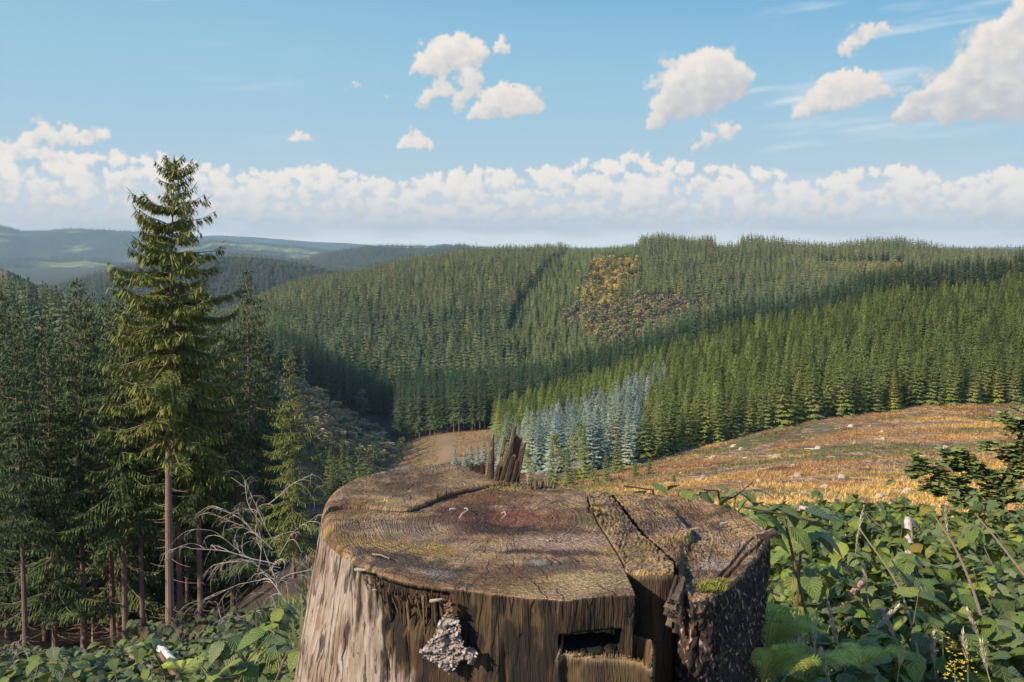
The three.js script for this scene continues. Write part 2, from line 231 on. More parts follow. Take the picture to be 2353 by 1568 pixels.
function grassTone(x, z, n1, n2) {                                      // dry hair-grass, rust bilberry, green patches and grey slash
  const near = 0.62 * sst(120, 60, -z) + 0.25 * sst(15, 60, x);  // more gold near and to the right paints in the sunlit part
  let c = mixc(C.rust, C.gold, sst(-0.22, 0.38, n1 + near - 0.34));
  c = mixc(c, C.pale, 0.75 * sst(0.02, 0.32, fbm(x * 0.08 + 70, z * 0.11, 4)));
  c = mixc(c, C.olive, 0.9 * sst(-0.02, 0.24, n2 - 0.22 * near + 0.10));
  return mixc(c, C.grey, 0.85 * sst(0.10, 0.30, fbm(x * 0.055 + 9 + z * 0.02, z * 0.16, 4) + 0.14 * sst(115, 160, -z)));
}
(() => {
  const NU = 300, az = [], rad = [0.6, 1.0, 1.4, 1.8];
  for (let i = 0; i <= NU; i++) { const t = i / NU * 2 - 1; az.push(Math.sign(t) * (Math.abs(t) < 0.8 ? Math.abs(t) / 0.8 * 0.74 : lerp(0.74, Math.PI, (Math.abs(t) - 0.8) / 0.2))); }
  while (rad[rad.length - 1] < 11000) { const r = rad[rad.length - 1]; rad.push(r + Math.max(0.25, r * (r < 40 ? 0.045 : r < 1400 ? 0.016 : 0.08))); }
  const pos = new Float32Array((NU + 1) * rad.length * 3), col = new Float32Array(pos.length), uv = new Float32Array((NU + 1) * rad.length * 2), idx = [];
  rad.forEach((r, j) => az.forEach((a, i) => {
    const x = Math.sin(a) * r, z = -Math.cos(a) * r, k = j * (NU + 1) + i, n1 = fbm(x * 0.045, z * 0.045, 4), n2 = fbm(x * 0.03 + 40, z * 0.06, 4);
    let y = groundAt(x, z);
    if (r > 3) y += clamp(r * 0.006, 0, 1.2) * fbm(x * 0.4 / Math.max(1, r * 0.02), z * 0.4 / Math.max(1, r * 0.02), 3);
    const X = z < -1 ? colOf(x, y, z) : 9999, cl = z < -1 ? clearing(X, -z) : 0;
    let c = mixc(C.litter, C.soil, 0.5 + n1);
    if (r < 14) c = mixc(c, C.moss, 0.4);
    c = mixc(c, grassTone(x, z, n1, n2), cl);
    if (z < -1) {
      const d = -z, patch = sst(200, 225, d) * sst(330, 300, d + 0.06 * (X - 1000)) * sst(855, 900, X) * sst(1190, 1110, X);
      c = mixc(c, mixc([0.36, 0.23, 0.135], [0.24, 0.185, 0.09], sst(-0.1, 0.3, fbm(x * 0.05, z * 0.02, 4))), patch);
      if (X < 900 && d > 170 && d < 345) c = mixc(c, mixc([0.11, 0.075, 0.045], C.olive, 0.3 + n1), 0.8);
      if (X > 1290 && X < 1700 && d > 500 && d < 900) c = mixc(c, [0.16, 0.10, 0.05], 0.6);
    }
    if (r > 1350) c = mixc(c, [0.06, 0.075, 0.035], 0.8);
    pos.set([x, y, z], k * 3); col.set(c, k * 3); uv.set([x, z], k * 2);
    if (i < NU && j < rad.length - 1) idx.push(k, k + 1, k + NU + 1, k + 1, k + NU + 2, k + NU + 1);
  }));
  const geo = new THREE.BufferGeometry();
  geo.setAttribute('position', new THREE.BufferAttribute(pos, 3)); geo.setAttribute('color', new THREE.BufferAttribute(col, 3)); geo.setAttribute('uv', new THREE.BufferAttribute(uv, 2));
  geo.setIndex(idx); geo.computeVertexNormals();
  tag(part('ground', geo, new THREE.MeshStandardMaterial({ vertexColors: true, roughness: 1, bumpMap: grainTexture(), bumpScale: 0.12 })), 'sloping ground of grass, needles and soil running down to the valley', 'ground', null, 'structure');
})();
function grainTexture() {
  if (grainTexture.t) return grainTexture.t;
  const N = 512, d = new Uint8Array(N * N * 4);
  for (let y = 0; y < N; y++) for (let x = 0; x < N; x++) { const a = x / N * 6.2832, b = y / N * 6.2832, v = 128 + 110 * (fbm(Math.cos(a) * 6 + Math.sin(b) * 7 + 20, Math.sin(a) * 6 + Math.cos(b) * 7, 5) + 0.3 * noise(x * 0.5, y * 0.5)); d.set([v, v, v, 255], (y * N + x) * 4); }
  const t = new THREE.DataTexture(d, N, N); t.wrapS = t.wrapT = THREE.RepeatWrapping; t.magFilter = THREE.LinearFilter; t.repeat.set(0.33, 0.33); t.needsUpdate = true; return (grainTexture.t = t);
}

// ---------- far hills: each a ridge with its own depth, spurs and valleys ----------
const farWood = [];                                                     // places on them for trees
function ridge(label, line, d, depth, base, tone, seed, spurs = 1, wood = 0) {
  const NX = 220, NZ = 70, x0 = line[0][0], x1 = line[line.length - 1][0], pos = [], col = [], idx = [];
  const hgt = (t, s) => {                                               // t along the ridge, s from foot (0) over the crest (0.5) to the back foot (1)
    const X = lerp(x0, x1, t), crest = heightOf(along(line, X), d), bell = Math.pow(Math.sin(clamp(s, 0, 1) * Math.PI), s < 0.5 ? 1.15 : 1.4);
    const sp = spurs * (crest - base) * 0.30 * fbm(t * 9 + seed, s * 2.2, 3) * Math.sin(clamp(s, 0, 1) * Math.PI) * (1 - Math.exp(-((s - 0.5) ** 2) * 60) * 0.9);
    return lerp(base, crest, bell) + sp + (crest - base) * 0.012 * noise(t * 90, s * 9 + seed);
  };
  for (let j = 0; j <= NZ; j++) for (let i = 0; i <= NX; i++) {
    const t = i / NX, s = j / NZ, X = lerp(x0, x1, t), dz = d + (s - 0.5) * 2 * depth, u = (X - 1176.5) / FL, x = u * dz * 1.0059, y = hgt(t, s);
    pos.push(x, y, -dz); col.push(...tone(x, y, dz, t, s).slice(0, 3));
    if (i < NX && j < NZ) { const k = j * (NX + 1) + i; idx.push(k, k + 1, k + NX + 1, k + 1, k + NX + 2, k + NX + 1); }
  }
  const geo = new THREE.BufferGeometry();
  geo.setAttribute('position', new THREE.Float32BufferAttribute(pos, 3)); geo.setAttribute('color', new THREE.Float32BufferAttribute(col, 3)); geo.setIndex(idx); geo.computeVertexNormals();
  tag(part('hill', geo, new THREE.MeshStandardMaterial({ vertexColors: true, roughness: 1 })), label, 'hill', null, 'structure');
  const r = rng(seed * 31 + 7);
  for (let n = 0; n < wood; n++) {
    const t = r(), s = 0.06 + 0.5 * r(), X = lerp(x0, x1, t), dz = d + (s - 0.5) * 2 * depth, x = (X - 1176.5) / FL * dz * 1.0059;
    const c = tone(x, 0, dz, t, s); if (c[3] === 0) continue;
    farWood.push([x, hgt(t, s) - 1, -dz, 14 + 9 * r(), c]);
  }
}
const woody = (seed, fields) => (x, y, d, t, s) => {
  const n = fbm(x * 0.004 + seed, d * 0.003, 4), m = fbm(x * 0.0016 + seed * 3, d * 0.004 + 5, 3);
  if (fields && m > fields) { const k = sst(fields, fields + 0.12, m); const c = mixc([0.11, 0.13, 0.05], fbm(x * 0.01, d * 0.02, 2) > 0.1 ? [0.34, 0.31, 0.13] : [0.17, 0.20, 0.075], k); c.push(0); return c; }
  const c = mixc([0.035, 0.050, 0.024], [0.072, 0.080, 0.034], sst(-0.3, 0.4, n)); c.push(1); return c;
};
ridge('pale blue hills on the horizon, farthest away', [[-1500, 560], [-600, 540], [0, 545], [60, 529], [120, 540], [420, 548], [500, 541], [580, 545], [650, 550], [720, 556], [800, 559], [850, 563], [900, 570], [975, 572], [1000, 563], [1022, 559], [1045, 566], [1100, 572], [1500, 568], [2100, 570], [2700, 565], [3600, 560]], 10500, 900, -190, woody(2, 0.3), 2, 0.5);
ridge('low blue hill before the farthest ridge behind the tall spruce', [[430, 592], [560, 575], [640, 570], [700, 566], [760, 572], [830, 577], [900, 585], [1000, 600]], 8200, 700, -180, woody(4, 0.25), 3, 0.5);
ridge('long blue wooded hills beyond the valley behind the tall spruce', [[-900, 540], [-500, 500], [-150, 505], [0, 517], [35, 526], [60, 533], [110, 532], [170, 526], [230, 528], [300, 533], [360, 536], [430, 545], [520, 572], [620, 600], [700, 625]], 7400, 1700, -180, woody(7, 0.22), 5, 1.3, 9000);
ridge('low blue foothill at the mouth of the far valley', [[-400, 610], [-150, 598], [0, 600], [70, 594], [150, 600], [230, 596], [320, 610], [420, 625], [520, 650]], 4600, 700, -160, woody(51, 0.2), 23, 1.0, 3000);
ridge('darker hill with pale fields between the spruces and the valley forest', [[330, 610], [420, 570], [490, 553], [540, 557], [600, 562], [680, 568], [740, 576], [800, 588], [900, 600], [1000, 620]], 6000, 1300, -170, woody(12, 0.10), 8, 0.9, 7000);
ridge('wooded spur running down behind the valley forest ridge', [[560, 640], [660, 610], [760, 586], [840, 572], [900, 570], [1000, 572], [1060, 568], [1200, 585], [1400, 600]], 3600, 700, -150, woody(21, 0.34), 11, 0.8, 9000);
ridge('low green wooded hill above the tops of the dark stand', [[60, 690], [200, 650], [300, 625], [400, 610], [480, 602], [560, 603], [640, 609], [720, 622], [820, 650], [900, 690]], 1750, 300, -130, woody(33, 0.42), 14, 0.7, 7000);
ridge('brown spur at the edge of the far valley', [[-500, 560], [-200, 570], [-60, 600], [0, 614], [25, 622], [50, 634], [80, 650], [140, 680]], 900, 140, -90, (x, y, d) => { const c = mixc([0.15, 0.105, 0.06], [0.085, 0.09, 0.04], sst(-0.3, 0.3, fbm(x * 0.03, d * 0.03, 3))); c.push(0); return c; }, 17, 0.3, 0);

// ---------- trees ----------
const leafMat = (c = 0xffffff) => new THREE.MeshStandardMaterial({ color: c, vertexColors: true, roughness: 0.85, side: THREE.DoubleSide });
const FOLIAGE = leafMat(0xffffff), BARK = new THREE.MeshStandardMaterial({ vertexColors: true, roughness: 0.95, bumpMap: grainTexture(), bumpScale: 0.02 });
FOLIAGE.color.setRGB(1.3, 1.3, 1.3);
const TINTS = [[1, 1, 1], [0.86, 0.95, 1.0], [1.16, 1.10, 0.92], [0.78, 0.86, 0.9], [1.9, 1.5, 0.95]].map((c) => { const m = leafMat(); m.color.setRGB(...c.map((v) => v * 1.3)); return m; });

function needle(r, tone) { const k = 0.75 + 0.5 * r(); return [tone[0] * k, tone[1] * k, tone[2] * k]; }
// A spruce grown whorl by whorl. lod 2: hanging side shoots on every branch; 1: one spray per side shoot.
function spruce(o) {
  const r = rng(o.seed), T = new GB(), K = new GB(), H = o.H, lean = o.lean ?? 0, axis = (y) => [lean * H * (y / H - 0.25 * Math.sin(y / H * 3)), y, 0.3 * lean * y], bark = o.bark ?? [0.25, 0.16, 0.125];
  const pts = []; for (let i = 0; i <= 10; i++) pts.push(axis(H * i / 10));
  const rt = o.trunk ?? 0.2;
  T.tube(pts, (t) => Math.max(0.015, rt * (1 + 0.35 * Math.exp(-t * 28)) * (1 - t) ** 0.85), 0, o.lod === 2 ? 10 : 6, bark, mixc(bark, [0.15, 0.11, 0.09], 0.5));
  if (o.snags) for (let i = 0; i < o.snags; i++) {                      // dead lower twigs and knots on the bare stem
    const y = lerp(1.0, o.clear * H + 2, r()), a = r() * 6.28, L = 0.5 + 2.2 * r() * r(), p = axis(y), q = rt * (1 - y / H), d = [Math.cos(a), -0.1 - 0.25 * r(), Math.sin(a)], tw = [];
    for (let k = 0; k <= 4; k++) { const s = k / 4; tw.push([p[0] + d[0] * (q * 0.8 + L * s), p[1] + d[1] * L * s + 0.22 * L * s * s, p[2] + d[2] * (q * 0.8 + L * s)]); }
    T.tube(tw, 0.018, 0.006, 3, mixc(bark, [0.30, 0.24, 0.19], r()));
  }
  let y = o.clear * H;
  while (y < H - 0.25) {
    const t = (y - o.clear * H) / (H - o.clear * H), n = Math.max(4, Math.round(o.per * (0.8 + 0.4 * r())));
    const a0 = r() * 6.28;
    for (let b = 0; b < n; b++) {
      const a = a0 + (b + 0.35 * r()) / n * 6.283, L = Math.max(0.14, o.profile(t, a) * (o.even ? 0.88 + 0.24 * r() : 0.5 + 0.68 * r())), ca = Math.cos(a), sa = Math.sin(a), p = axis(y + (r() - 0.5) * o.gap * 0.7);
      const up = lerp(o.up0, o.up1, t ** 1.3) + 0.16 * (r() - 0.5), curl = o.curl * (0.6 + 0.8 * r()), at = (s) => [p[0] + ca * L * s, p[1] + L * (up * s - curl * s * s * 1.25 + curl * 0.95 * s ** 4), p[2] + sa * L * s];
      if (o.lod === 2 || L > 1) { const sp = []; for (let k = 0; k <= 4; k++) sp.push(at(k / 4)); T.tube(sp, 0.02 + 0.010 * L, 0.008, 3, bark); }
      const dry = o.thin ? o.thin(t, a, r) : 1;
      if (o.lod === 1) {                                                // broad drooping paws with upturned tips
        const N = L > 0.8 ? 4 : 3;
        for (let k = 0; k < N; k++) {
          const s = lerp(o.bare ?? 0.1, 0.86, k / (N - 1)), q = at(s), D = at(Math.min(1, s + 0.08)).map((v, i) => (v - q[i])), dl = Math.hypot(...D) || 1, reach = o.side * L * (1 - s * 0.55) * (0.75 + 0.5 * r()) + 0.12;
          for (const sg of [-1, 1]) {
            const f = 0.5 + 0.3 * r(), E = [D[0] / dl * f - sa * sg * 0.8, D[1] / dl * f - (o.sag ?? 0.30) * (0.7 + 0.6 * r()), D[2] / dl * f + ca * sg * 0.8], c = needle(r, o.tone);
            K.strip(q, E, reach, reach * 0.30 + 0.03, [ca * 0.8, -0.25, sa * 0.8], c, mixc(c, o.tip, 0.45 + 0.55 * r()), reach * 0.05 - 0.05 * reach * (r() < 0.4 ? 4 : 0));
          }
          const c = needle(r, o.tone);
          K.strip(q, [D[0] / dl, D[1] / dl - 0.12, D[2] / dl], Math.max(0.2, L * 0.36), L * 0.09 + 0.05, [-sa, 0.1 * (r() - 0.5), ca], c, mixc(c, o.tip, 0.5 + 0.5 * r()), -0.10 * L * 0.36);
          if (k < 2) K.strip(q, [D[0] / dl * 0.6 + 0.4 * (r() - 0.5), -0.55, D[2] / dl * 0.6 + 0.4 * (r() - 0.5)], L * 0.24 + 0.15, L * 0.07 + 0.06, [-sa * 0.8, 0, ca * 0.8], c, c, 0);
        }
        continue;
      }
      const step = o.step, N = Math.max(3, Math.round(L / step));
      for (let k = 0; k <= N; k++) {
        const s = lerp(o.bare ?? 0.12, 1, k / N); if (r() > dry) continue;
        const q = at(s), q2 = at(Math.min(1.02, s + 0.03)), dx = q2[0] - q[0], dy = q2[1] - q[1], dz = q2[2] - q[2], dl = Math.hypot(dx, dy, dz) || 1, D = [dx / dl, dy / dl, dz / dl];
        const reach = o.side * L * (1 - s * 0.82) * (0.6 + 0.6 * r()) + 0.10;
        for (const sg of [-1, 1]) {
          const f = 0.55 + 0.3 * r(), e = [D[0] * f - sa * sg, D[1] * f - 0.12 + 0.12 * (r() - 0.5), D[2] * f + ca * sg], el = Math.hypot(...e), E = [e[0] / el, e[1] / el, e[2] / el];
          const c = needle(r, o.tone), tip = mixc(c, o.tip, 0.35 + 0.5 * r() * s);
          K.strip(q, E, reach, o.wide * (0.7 + 0.6 * r()), [ca * 0.8, 0.25 * sg, sa * 0.8], c, tip, reach * 0.15);
          if (o.lod === 2) {
            const M = Math.max(1, Math.round(reach / o.hang));
            for (let m = 0; m < M; m++) {
              const v = (m + r()) / M, h = [q[0] + E[0] * reach * v, q[1] + E[1] * reach * v - reach * 0.15 * v * v, q[2] + E[2] * reach * v], hl = o.drop * (0.45 + 0.9 * r()) * (0.5 + 0.5 * Math.min(1, L / 2)), w = r() * 6.28;
              const hd = [0.38 * E[0] + 0.25 * (r() - 0.5) + 0.15 * ca, -0.85, 0.38 * E[2] + 0.25 * (r() - 0.5) + 0.15 * sa];
              const c2 = needle(r, o.tone);
              K.strip(h, hd, hl, 0.030 + 0.03 * r(), [Math.cos(w), 0, Math.sin(w)], c2, mixc(c2, o.tip, 0.25 + 0.6 * r()), 0);
              if (r() < 0.55) K.strip(h, [E[0] + 0.4 * (r() - 0.5), 0.25 * (r() - 0.3), E[2] + 0.4 * (r() - 0.5)], hl * 0.5, 0.03, [Math.sin(w), 0.3, -Math.cos(w)], c2, mixc(c2, o.tip, 0.8), 0);
            }
          }
        }
        if (k % 2 === 0) { const c = needle(r, o.tone); K.strip(q, D, Math.max(0.18, L * 0.28), o.wide, [-sa, 0, ca], c, mixc(c, o.tip, 0.5), -0.02); }
      }
    }
    y += o.gap * lerp(1.1, 0.62, t) * (0.8 + 0.4 * r());
  }
  K.strip(axis(H - 0.5), [0, 1, 0], 0.75, 0.07, [1, 0, 0], o.tone, o.tip, 0); K.strip(axis(H - 0.5), [0, 1, 0], 0.7, 0.07, [0, 0, 1], o.tone, o.tip, 0);
  return { trunk: T.geo(), crown: K.geo(), H };
}
function growTree(name, model, label, category, pos, turn, s, mat, group, sy) { const t = thing(name, label, category, pos, turn, group); t.scale.set(s, sy ?? s, s); part('trunk', model.trunk, BARK, t); part('crown', model.crown, mat, t); return t; }

// Far conifer: whorls of short drooping sprays; cheap, for the hill stands.
function farSpruce(seed, H, R, levels, blades, tone, tip) {
  const r = rng(seed), K = new GB();
  K.tube([[0, 0, 0], [0, H * 0.5, 0], [0, H, 0]], 0.16, 0.02, 4, [0.13, 0.09, 0.07]);
  for (let l = 0; l < levels; l++) {
    const t = (l + 0.5 * r()) / levels, y = lerp(H * 0.10, H * 0.985, Math.pow(t, 0.9)), L = R * Math.pow(1 - t, 0.56) * (0.8 + 0.3 * r()) + 0.15, a0 = r() * 6.28, nb = Math.max(4, Math.round(blades * (1 - 0.4 * t)));
    for (let b = 0; b < nb; b++) {
      const a = a0 + (b + 0.5 * r()) / nb * 6.283, ca = Math.cos(a), sa = Math.sin(a), LL = L * (0.65 + 0.5 * r()), c = needle(r, tone), c2 = mixc(c, tip, 0.3 + 0.6 * r()), w = Math.max(0.22, LL * 0.42), dip = 0.10 + 0.35 * (1 - t) + 0.2 * r();
      const p = [0, y + 0.25 * LL, 0], m1 = [ca * LL * 0.62 - sa * w, y - dip * LL * 0.5, sa * LL * 0.62 + ca * w], m2 = [ca * LL * 0.62 + sa * w, y - dip * LL * 0.5, sa * LL * 0.62 - ca * w], e = [ca * LL, y - dip * LL * 0.55, sa * LL], u = [ca * LL * 0.5, y - dip * LL * 0.1 + 0.28, sa * LL * 0.5];
      K.tri(p, m1, u, c, c, c2); K.tri(p, u, m2, c, c2, c); K.tri(m1, e, u, c, c2, c2); K.tri(u, e, m2, c2, c2, c);
    }
  }
  K.strip([0, H - 1.0, 0], [0, 1, 0], 1.2, 0.18, [1, 0, 0], tone, tip); K.strip([0, H - 1.0, 0], [0, 1, 0], 1.2, 0.18, [0, 0, 1], tone, tip);
  return { crown: K.geo(), H };
}
// Broad-leaved tree or bush: limbs, and leaf clumps spread through an uneven crown.
function broadleaf(seed, o) {
  const r = rng(seed), T = new GB(), K = new GB(), H = o.H, bark = o.bark ?? [0.16, 0.12, 0.09], lobes = [];
  T.tube([[0, 0, 0], [0.03 * H * (r() - 0.5), H * 0.3, 0.03 * H], [0.05 * H * (r() - 0.5), H * 0.85, 0]], H * (o.thick ?? 0.018), 0.02, 6, bark);
  for (let i = 0; i < o.lobes; i++) {
    const a = r() * 6.28, t = (i + r()) / o.lobes, y = lerp(o.from, 0.93, t) * H, rr = o.R * H * Math.sin(clamp(0.25 + t * 0.78, 0, 1) * 3.05) * (0.35 + 0.75 * r()), c = [Math.cos(a) * rr, y, Math.sin(a) * rr];
    lobes.push([...c, o.R * H * (0.30 + 0.28 * r())]);
    if (o.limbs !== false) T.tube([[0, y * 0.55, 0], [c[0] * 0.5, y * 0.85, c[2] * 0.5], c], H * 0.006, 0.01, 3, bark);
  }
  for (let i = 0; i < o.leaves; i++) {
    const L = lobes[Math.floor(r() * lobes.length)], u = r() * 2 - 1, a = r() * 6.28, q = Math.cbrt(0.25 + 0.75 * r()), s = Math.sqrt(1 - u * u), p = [L[0] + L[3] * q * s * Math.cos(a), L[1] + L[3] * q * u * 0.8, L[2] + L[3] * q * s * Math.sin(a)];
    const w = o.size * (0.6 + 0.8 * r()), a2 = r() * 6.28, e = [Math.cos(a2), 0.7 * (r() - 0.5), Math.sin(a2)], f = [-Math.sin(a2) * 0.8, 0.9 * (r() - 0.3), Math.cos(a2) * 0.8], c = needle(r, o.tones[Math.floor(r() * o.tones.length)]);
    K.tri([p[0] - e[0] * w, p[1] - e[1] * w, p[2] - e[2] * w], [p[0] + f[0] * w * 0.6, p[1] + f[1] * w * 0.6, p[2] + f[2] * w * 0.6], [p[0] + e[0] * w, p[1] + e[1] * w, p[2] + e[2] * w], c);
    K.tri([p[0] - e[0] * w, p[1] - e[1] * w, p[2] - e[2] * w], [p[0] + e[0] * w, p[1] + e[1] * w, p[2] + e[2] * w], [p[0] - f[0] * w * 0.6, p[1] - f[1] * w * 0.6 - 0.1 * w, p[2] - f[2] * w * 0.6], c);
  }
  return { trunk: T.geo(), crown: K.geo(), H };
}

// Models
const YOUNG = { tone: [0.100, 0.140, 0.036], tip: [0.285, 0.325, 0.082] };
const LIT = { tone: [0.092, 0.115, 0.024], tip: [0.29, 0.285, 0.06] }, DEEP = { tone: [0.042, 0.078, 0.027], tip: [0.100, 0.150, 0.045] };  // LIT puts a sunlit look into the foliage colour of the tallest spruce
const models = {
  hero: spruce({ seed: 11, H: 27, lod: 2, clear: 0.44, per: 5, gap: 0.68, step: 0.15, side: 0.28, wide: 0.05, hang: 0.08, drop: 0.42, trunk: 0.24, lean: 0.034, bark: [0.30, 0.20, 0.165], up0: -0.05, up1: 0.75, curl: 0.42, bare: 0.10, snags: 60, ...LIT,
    profile: (t, a) => (0.25 + 4.6 * (1 - t) ** 0.62) * (t > 0.86 && t < 0.90 ? 0.7 : 1) * (t < 0.25 ? 0.62 + 1.3 * t : 1), thin: (t, a, r) => (t > 0.55 && t < 0.86 && Math.cos(a) > 0.2 ? 0.40 : t < 0.12 ? 0.6 : 0.92) }),
  tall: spruce({ seed: 23, H: 25, lod: 2, clear: 0.38, per: 5, gap: 0.85, step: 0.25, side: 0.30, wide: 0.07, hang: 0.16, drop: 0.46, trunk: 0.21, lean: -0.008, up0: -0.12, up1: 0.7, curl: 0.40, snags: 50, ...DEEP, tip: [0.135, 0.175, 0.050], profile: (t) => 0.2 + 3.5 * (1 - t) ** 0.7 }),
  edge: spruce({ seed: 37, H: 20, lod: 2, clear: 0.17, per: 5, gap: 0.8, step: 0.25, side: 0.32, wide: 0.07, hang: 0.16, drop: 0.42, trunk: 0.17, lean: 0.01, up0: -0.15, up1: 0.65, curl: 0.36, snags: 26, ...DEEP, tip: [0.155, 0.190, 0.050], profile: (t) => 0.2 + 3.2 * (1 - t) ** 0.75 }),
  stand: spruce({ seed: 41, H: 24, lod: 1, clear: 0.18, per: 6, gap: 0.95, side: 0.42, trunk: 0.19, up0: -0.30, up1: 0.55, curl: 0.10, snags: 14, ...DEEP, profile: (t) => 0.2 + 3.1 * (1 - t) ** 0.75 }),
  stand2: spruce({ seed: 43, H: 24, lod: 1, clear: 0.25, per: 5, gap: 1.0, side: 0.44, trunk: 0.19, up0: -0.35, up1: 0.5, curl: 0.15, snags: 14, ...DEEP, profile: (t) => 0.2 + 2.8 * (1 - t) ** 0.75 }),
  young: spruce({ seed: 53, H: 11, lod: 1, clear: 0.05, per: 7, gap: 0.66, side: 0.46, trunk: 0.10, up0: -0.22, up1: 0.8, curl: 0.06, even: true, bare: 0.25, ...YOUNG, profile: (t) => lerp(2.25, 0.12, t ** 1.0) }),
  young2: spruce({ seed: 59, H: 11, lod: 1, clear: 0.09, per: 6, gap: 0.74, side: 0.50, trunk: 0.10, up0: -0.30, up1: 0.8, curl: 0.06, even: true, bare: 0.3, ...YOUNG, profile: (t) => lerp(2.1, 0.12, t ** 0.95) }),
  blue: spruce({ seed: 61, H: 10.5, lod: 1, clear: 0.06, per: 7, gap: 0.62, side: 0.44, trunk: 0.10, up0: -0.15, up1: 0.6, curl: 0.02, sag: 0.2, even: true, bare: 0.3, tone: [0.20, 0.26, 0.215], tip: [0.47, 0.55, 0.48], profile: (t) => lerp(2.1, 0.12, t ** 1.0) }),
  blue2: spruce({ seed: 67, H: 10.5, lod: 1, clear: 0.12, per: 6, gap: 0.74, side: 0.44, trunk: 0.10, up0: -0.2, up1: 0.6, curl: 0.04, sag: 0.2, even: true, bare: 0.3, tone: [0.185, 0.24, 0.20], tip: [0.44, 0.52, 0.45], profile: (t) => lerp(2.0, 0.12, t ** 0.9) }),
  bush: spruce({ seed: 71, H: 4, lod: 1, clear: 0.02, per: 7, gap: 0.36, side: 0.5, trunk: 0.05, up0: 0.05, up1: 0.9, curl: 0.0, even: true, bare: 0.15, ...YOUNG, profile: (t) => lerp(1.2, 0.1, t ** 1.3) }),
  far: farSpruce(81, 20, 2.9, 11, 8, [0.055, 0.076, 0.028], [0.150, 0.160, 0.052]),
  far2: farSpruce(83, 20, 2.6, 10, 8, [0.050, 0.072, 0.028], [0.130, 0.150, 0.052]),
  far3: farSpruce(87, 20, 3.3, 10, 9, [0.055, 0.074, 0.027], [0.155, 0.158, 0.050]),
  tiny: farSpruce(91, 20, 3.6, 4, 6, [0.042, 0.058, 0.028], [0.08, 0.095, 0.04]),
  beech: broadleaf(101, { H: 15, R: 0.34, lobes: 16, leaves: 900, size: 0.75, from: 0.15, tones: [[0.40, 0.29, 0.085], [0.31, 0.26, 0.08], [0.44, 0.33, 0.10], [0.24, 0.24, 0.07]] }),
  beech2: broadleaf(103, { H: 14, R: 0.36, lobes: 14, leaves: 800, size: 0.75, from: 0.15, tones: [[0.23, 0.20, 0.10], [0.18, 0.19, 0.08], [0.25, 0.195, 0.11]] }),
  scrub: broadleaf(107, { H: 4.5, R: 0.45, lobes: 9, leaves: 300, size: 0.36, from: 0.1, tones: [[0.34, 0.25, 0.115], [0.25, 0.24, 0.10], [0.36, 0.25, 0.13]] }),
  alder: broadleaf(109, { H: 9, R: 0.32, lobes: 14, leaves: 700, size: 0.28, from: 0.15, tones: [[0.075, 0.095, 0.03], [0.10, 0.11, 0.035], [0.06, 0.085, 0.028]] }),
  birch: broadleaf(113, { H: 9, R: 0.19, lobes: 18, leaves: 1500, size: 0.15, from: 0.3, thick: 0.009, bark: [0.5, 0.47, 0.42], tones: [[0.17, 0.19, 0.05], [0.13, 0.165, 0.045], [0.21, 0.21, 0.06]] }),
  larch: broadleaf(127, { H: 5, R: 0.45, lobes: 12, leaves: 420, size: 0.30, from: 0.15, tones: [[0.27, 0.24, 0.06], [0.21, 0.20, 0.055], [0.33, 0.23, 0.08]] }),
};

// Every tree of every stand, first as a list
const trees = [];                                                       // { kind, x, y, z, s, turn, mat, label, category, group, name, own }
const R0 = rng(2024);
function tree(kind, x, z, H, more = {}) { const y = groundAt(x, z) - 0.15; trees.push({ kind, x, y, z, s: H / models[kind].H, turn: R0() * 6.28, mat: Math.floor(R0() * 4), ...more }); return trees[trees.length - 1]; }
function xAt(X, d, Y) { const y = groundAt((X - 1176.5) / FL * d, -d), c = Math.cos(PITCH), s = Math.sin(PITCH), w = -s * (y - EYE) + d * c; return (X - 1176.5) / FL * w; }
function sow(d0, d1, gap, Xa, Xb, want, r = R0) {                       // jittered planting over a piece of the land
  for (let d = d0; d < d1; d += gap) { const xa = xAt(Xa, d), xb = xAt(Xb, d); for (let x = xa; x < xb; x += gap) { const px = x + (r() - 0.5) * gap * 0.75, pd = d + (r() - 0.5) * gap * 0.75; const q = placeOf(px, -pd); want(px, -pd, q, r); } }
}
// the old dark stand down the near slope
const STAND = { category: 'spruce', name: 'spruce', group: 'dark spruces of the stand on the near slope', label: 'tall dark spruce in the shaded stand on the near slope behind the brambles' };
const special = (kind, X, d, top, o) => tree(kind, xAt(X, d), -d, heightOf(top, d) - groundAt(xAt(X, d), -d) + 0.15, { own: true, name: 'spruce', category: 'spruce', ...o });
special('hero', 392, 43, 366, { turn: 0, mat: 0, label: 'tallest spruce, yellow-green and rising high above the hills into the clouds' });
special('tall', 416, 46, 600, { mat: 2, turn: 1, label: 'spruce with a thick reddish stem close behind the tallest spruce' });
special('tall', 290, 44.5, 640, { mat: 2, label: 'spruce with a pale slender bare stem one step beside the tallest spruce' });
special('tall', 262, 48, 690, { mat: 1, label: 'spruce with a reddish stem just behind the pale slender one' });
special('tall', 226, 52, 720, { mat: 3, label: 'spruce with a thin dark reddish stem and low drooping green branch' });
special('tall', 580, 50, 616, { mat: 3, turn: 2, label: 'dark pointed spruce standing alone against the hill beside the tallest spruce' });
special('tall', 506, 56, 730, { mat: 3, label: 'spruce with a thin dark stem behind the bare dead branches' });
special('edge', 676, 37, 806, { mat: 4, turn: 4, label: 'small yellowish spruce with a slim trunk at the end of the stand' });
special('tall', -30, 34, 800, { mat: 2, turn: 3, label: 'spruce at the picture edge reaching sunlit boughs into view' });
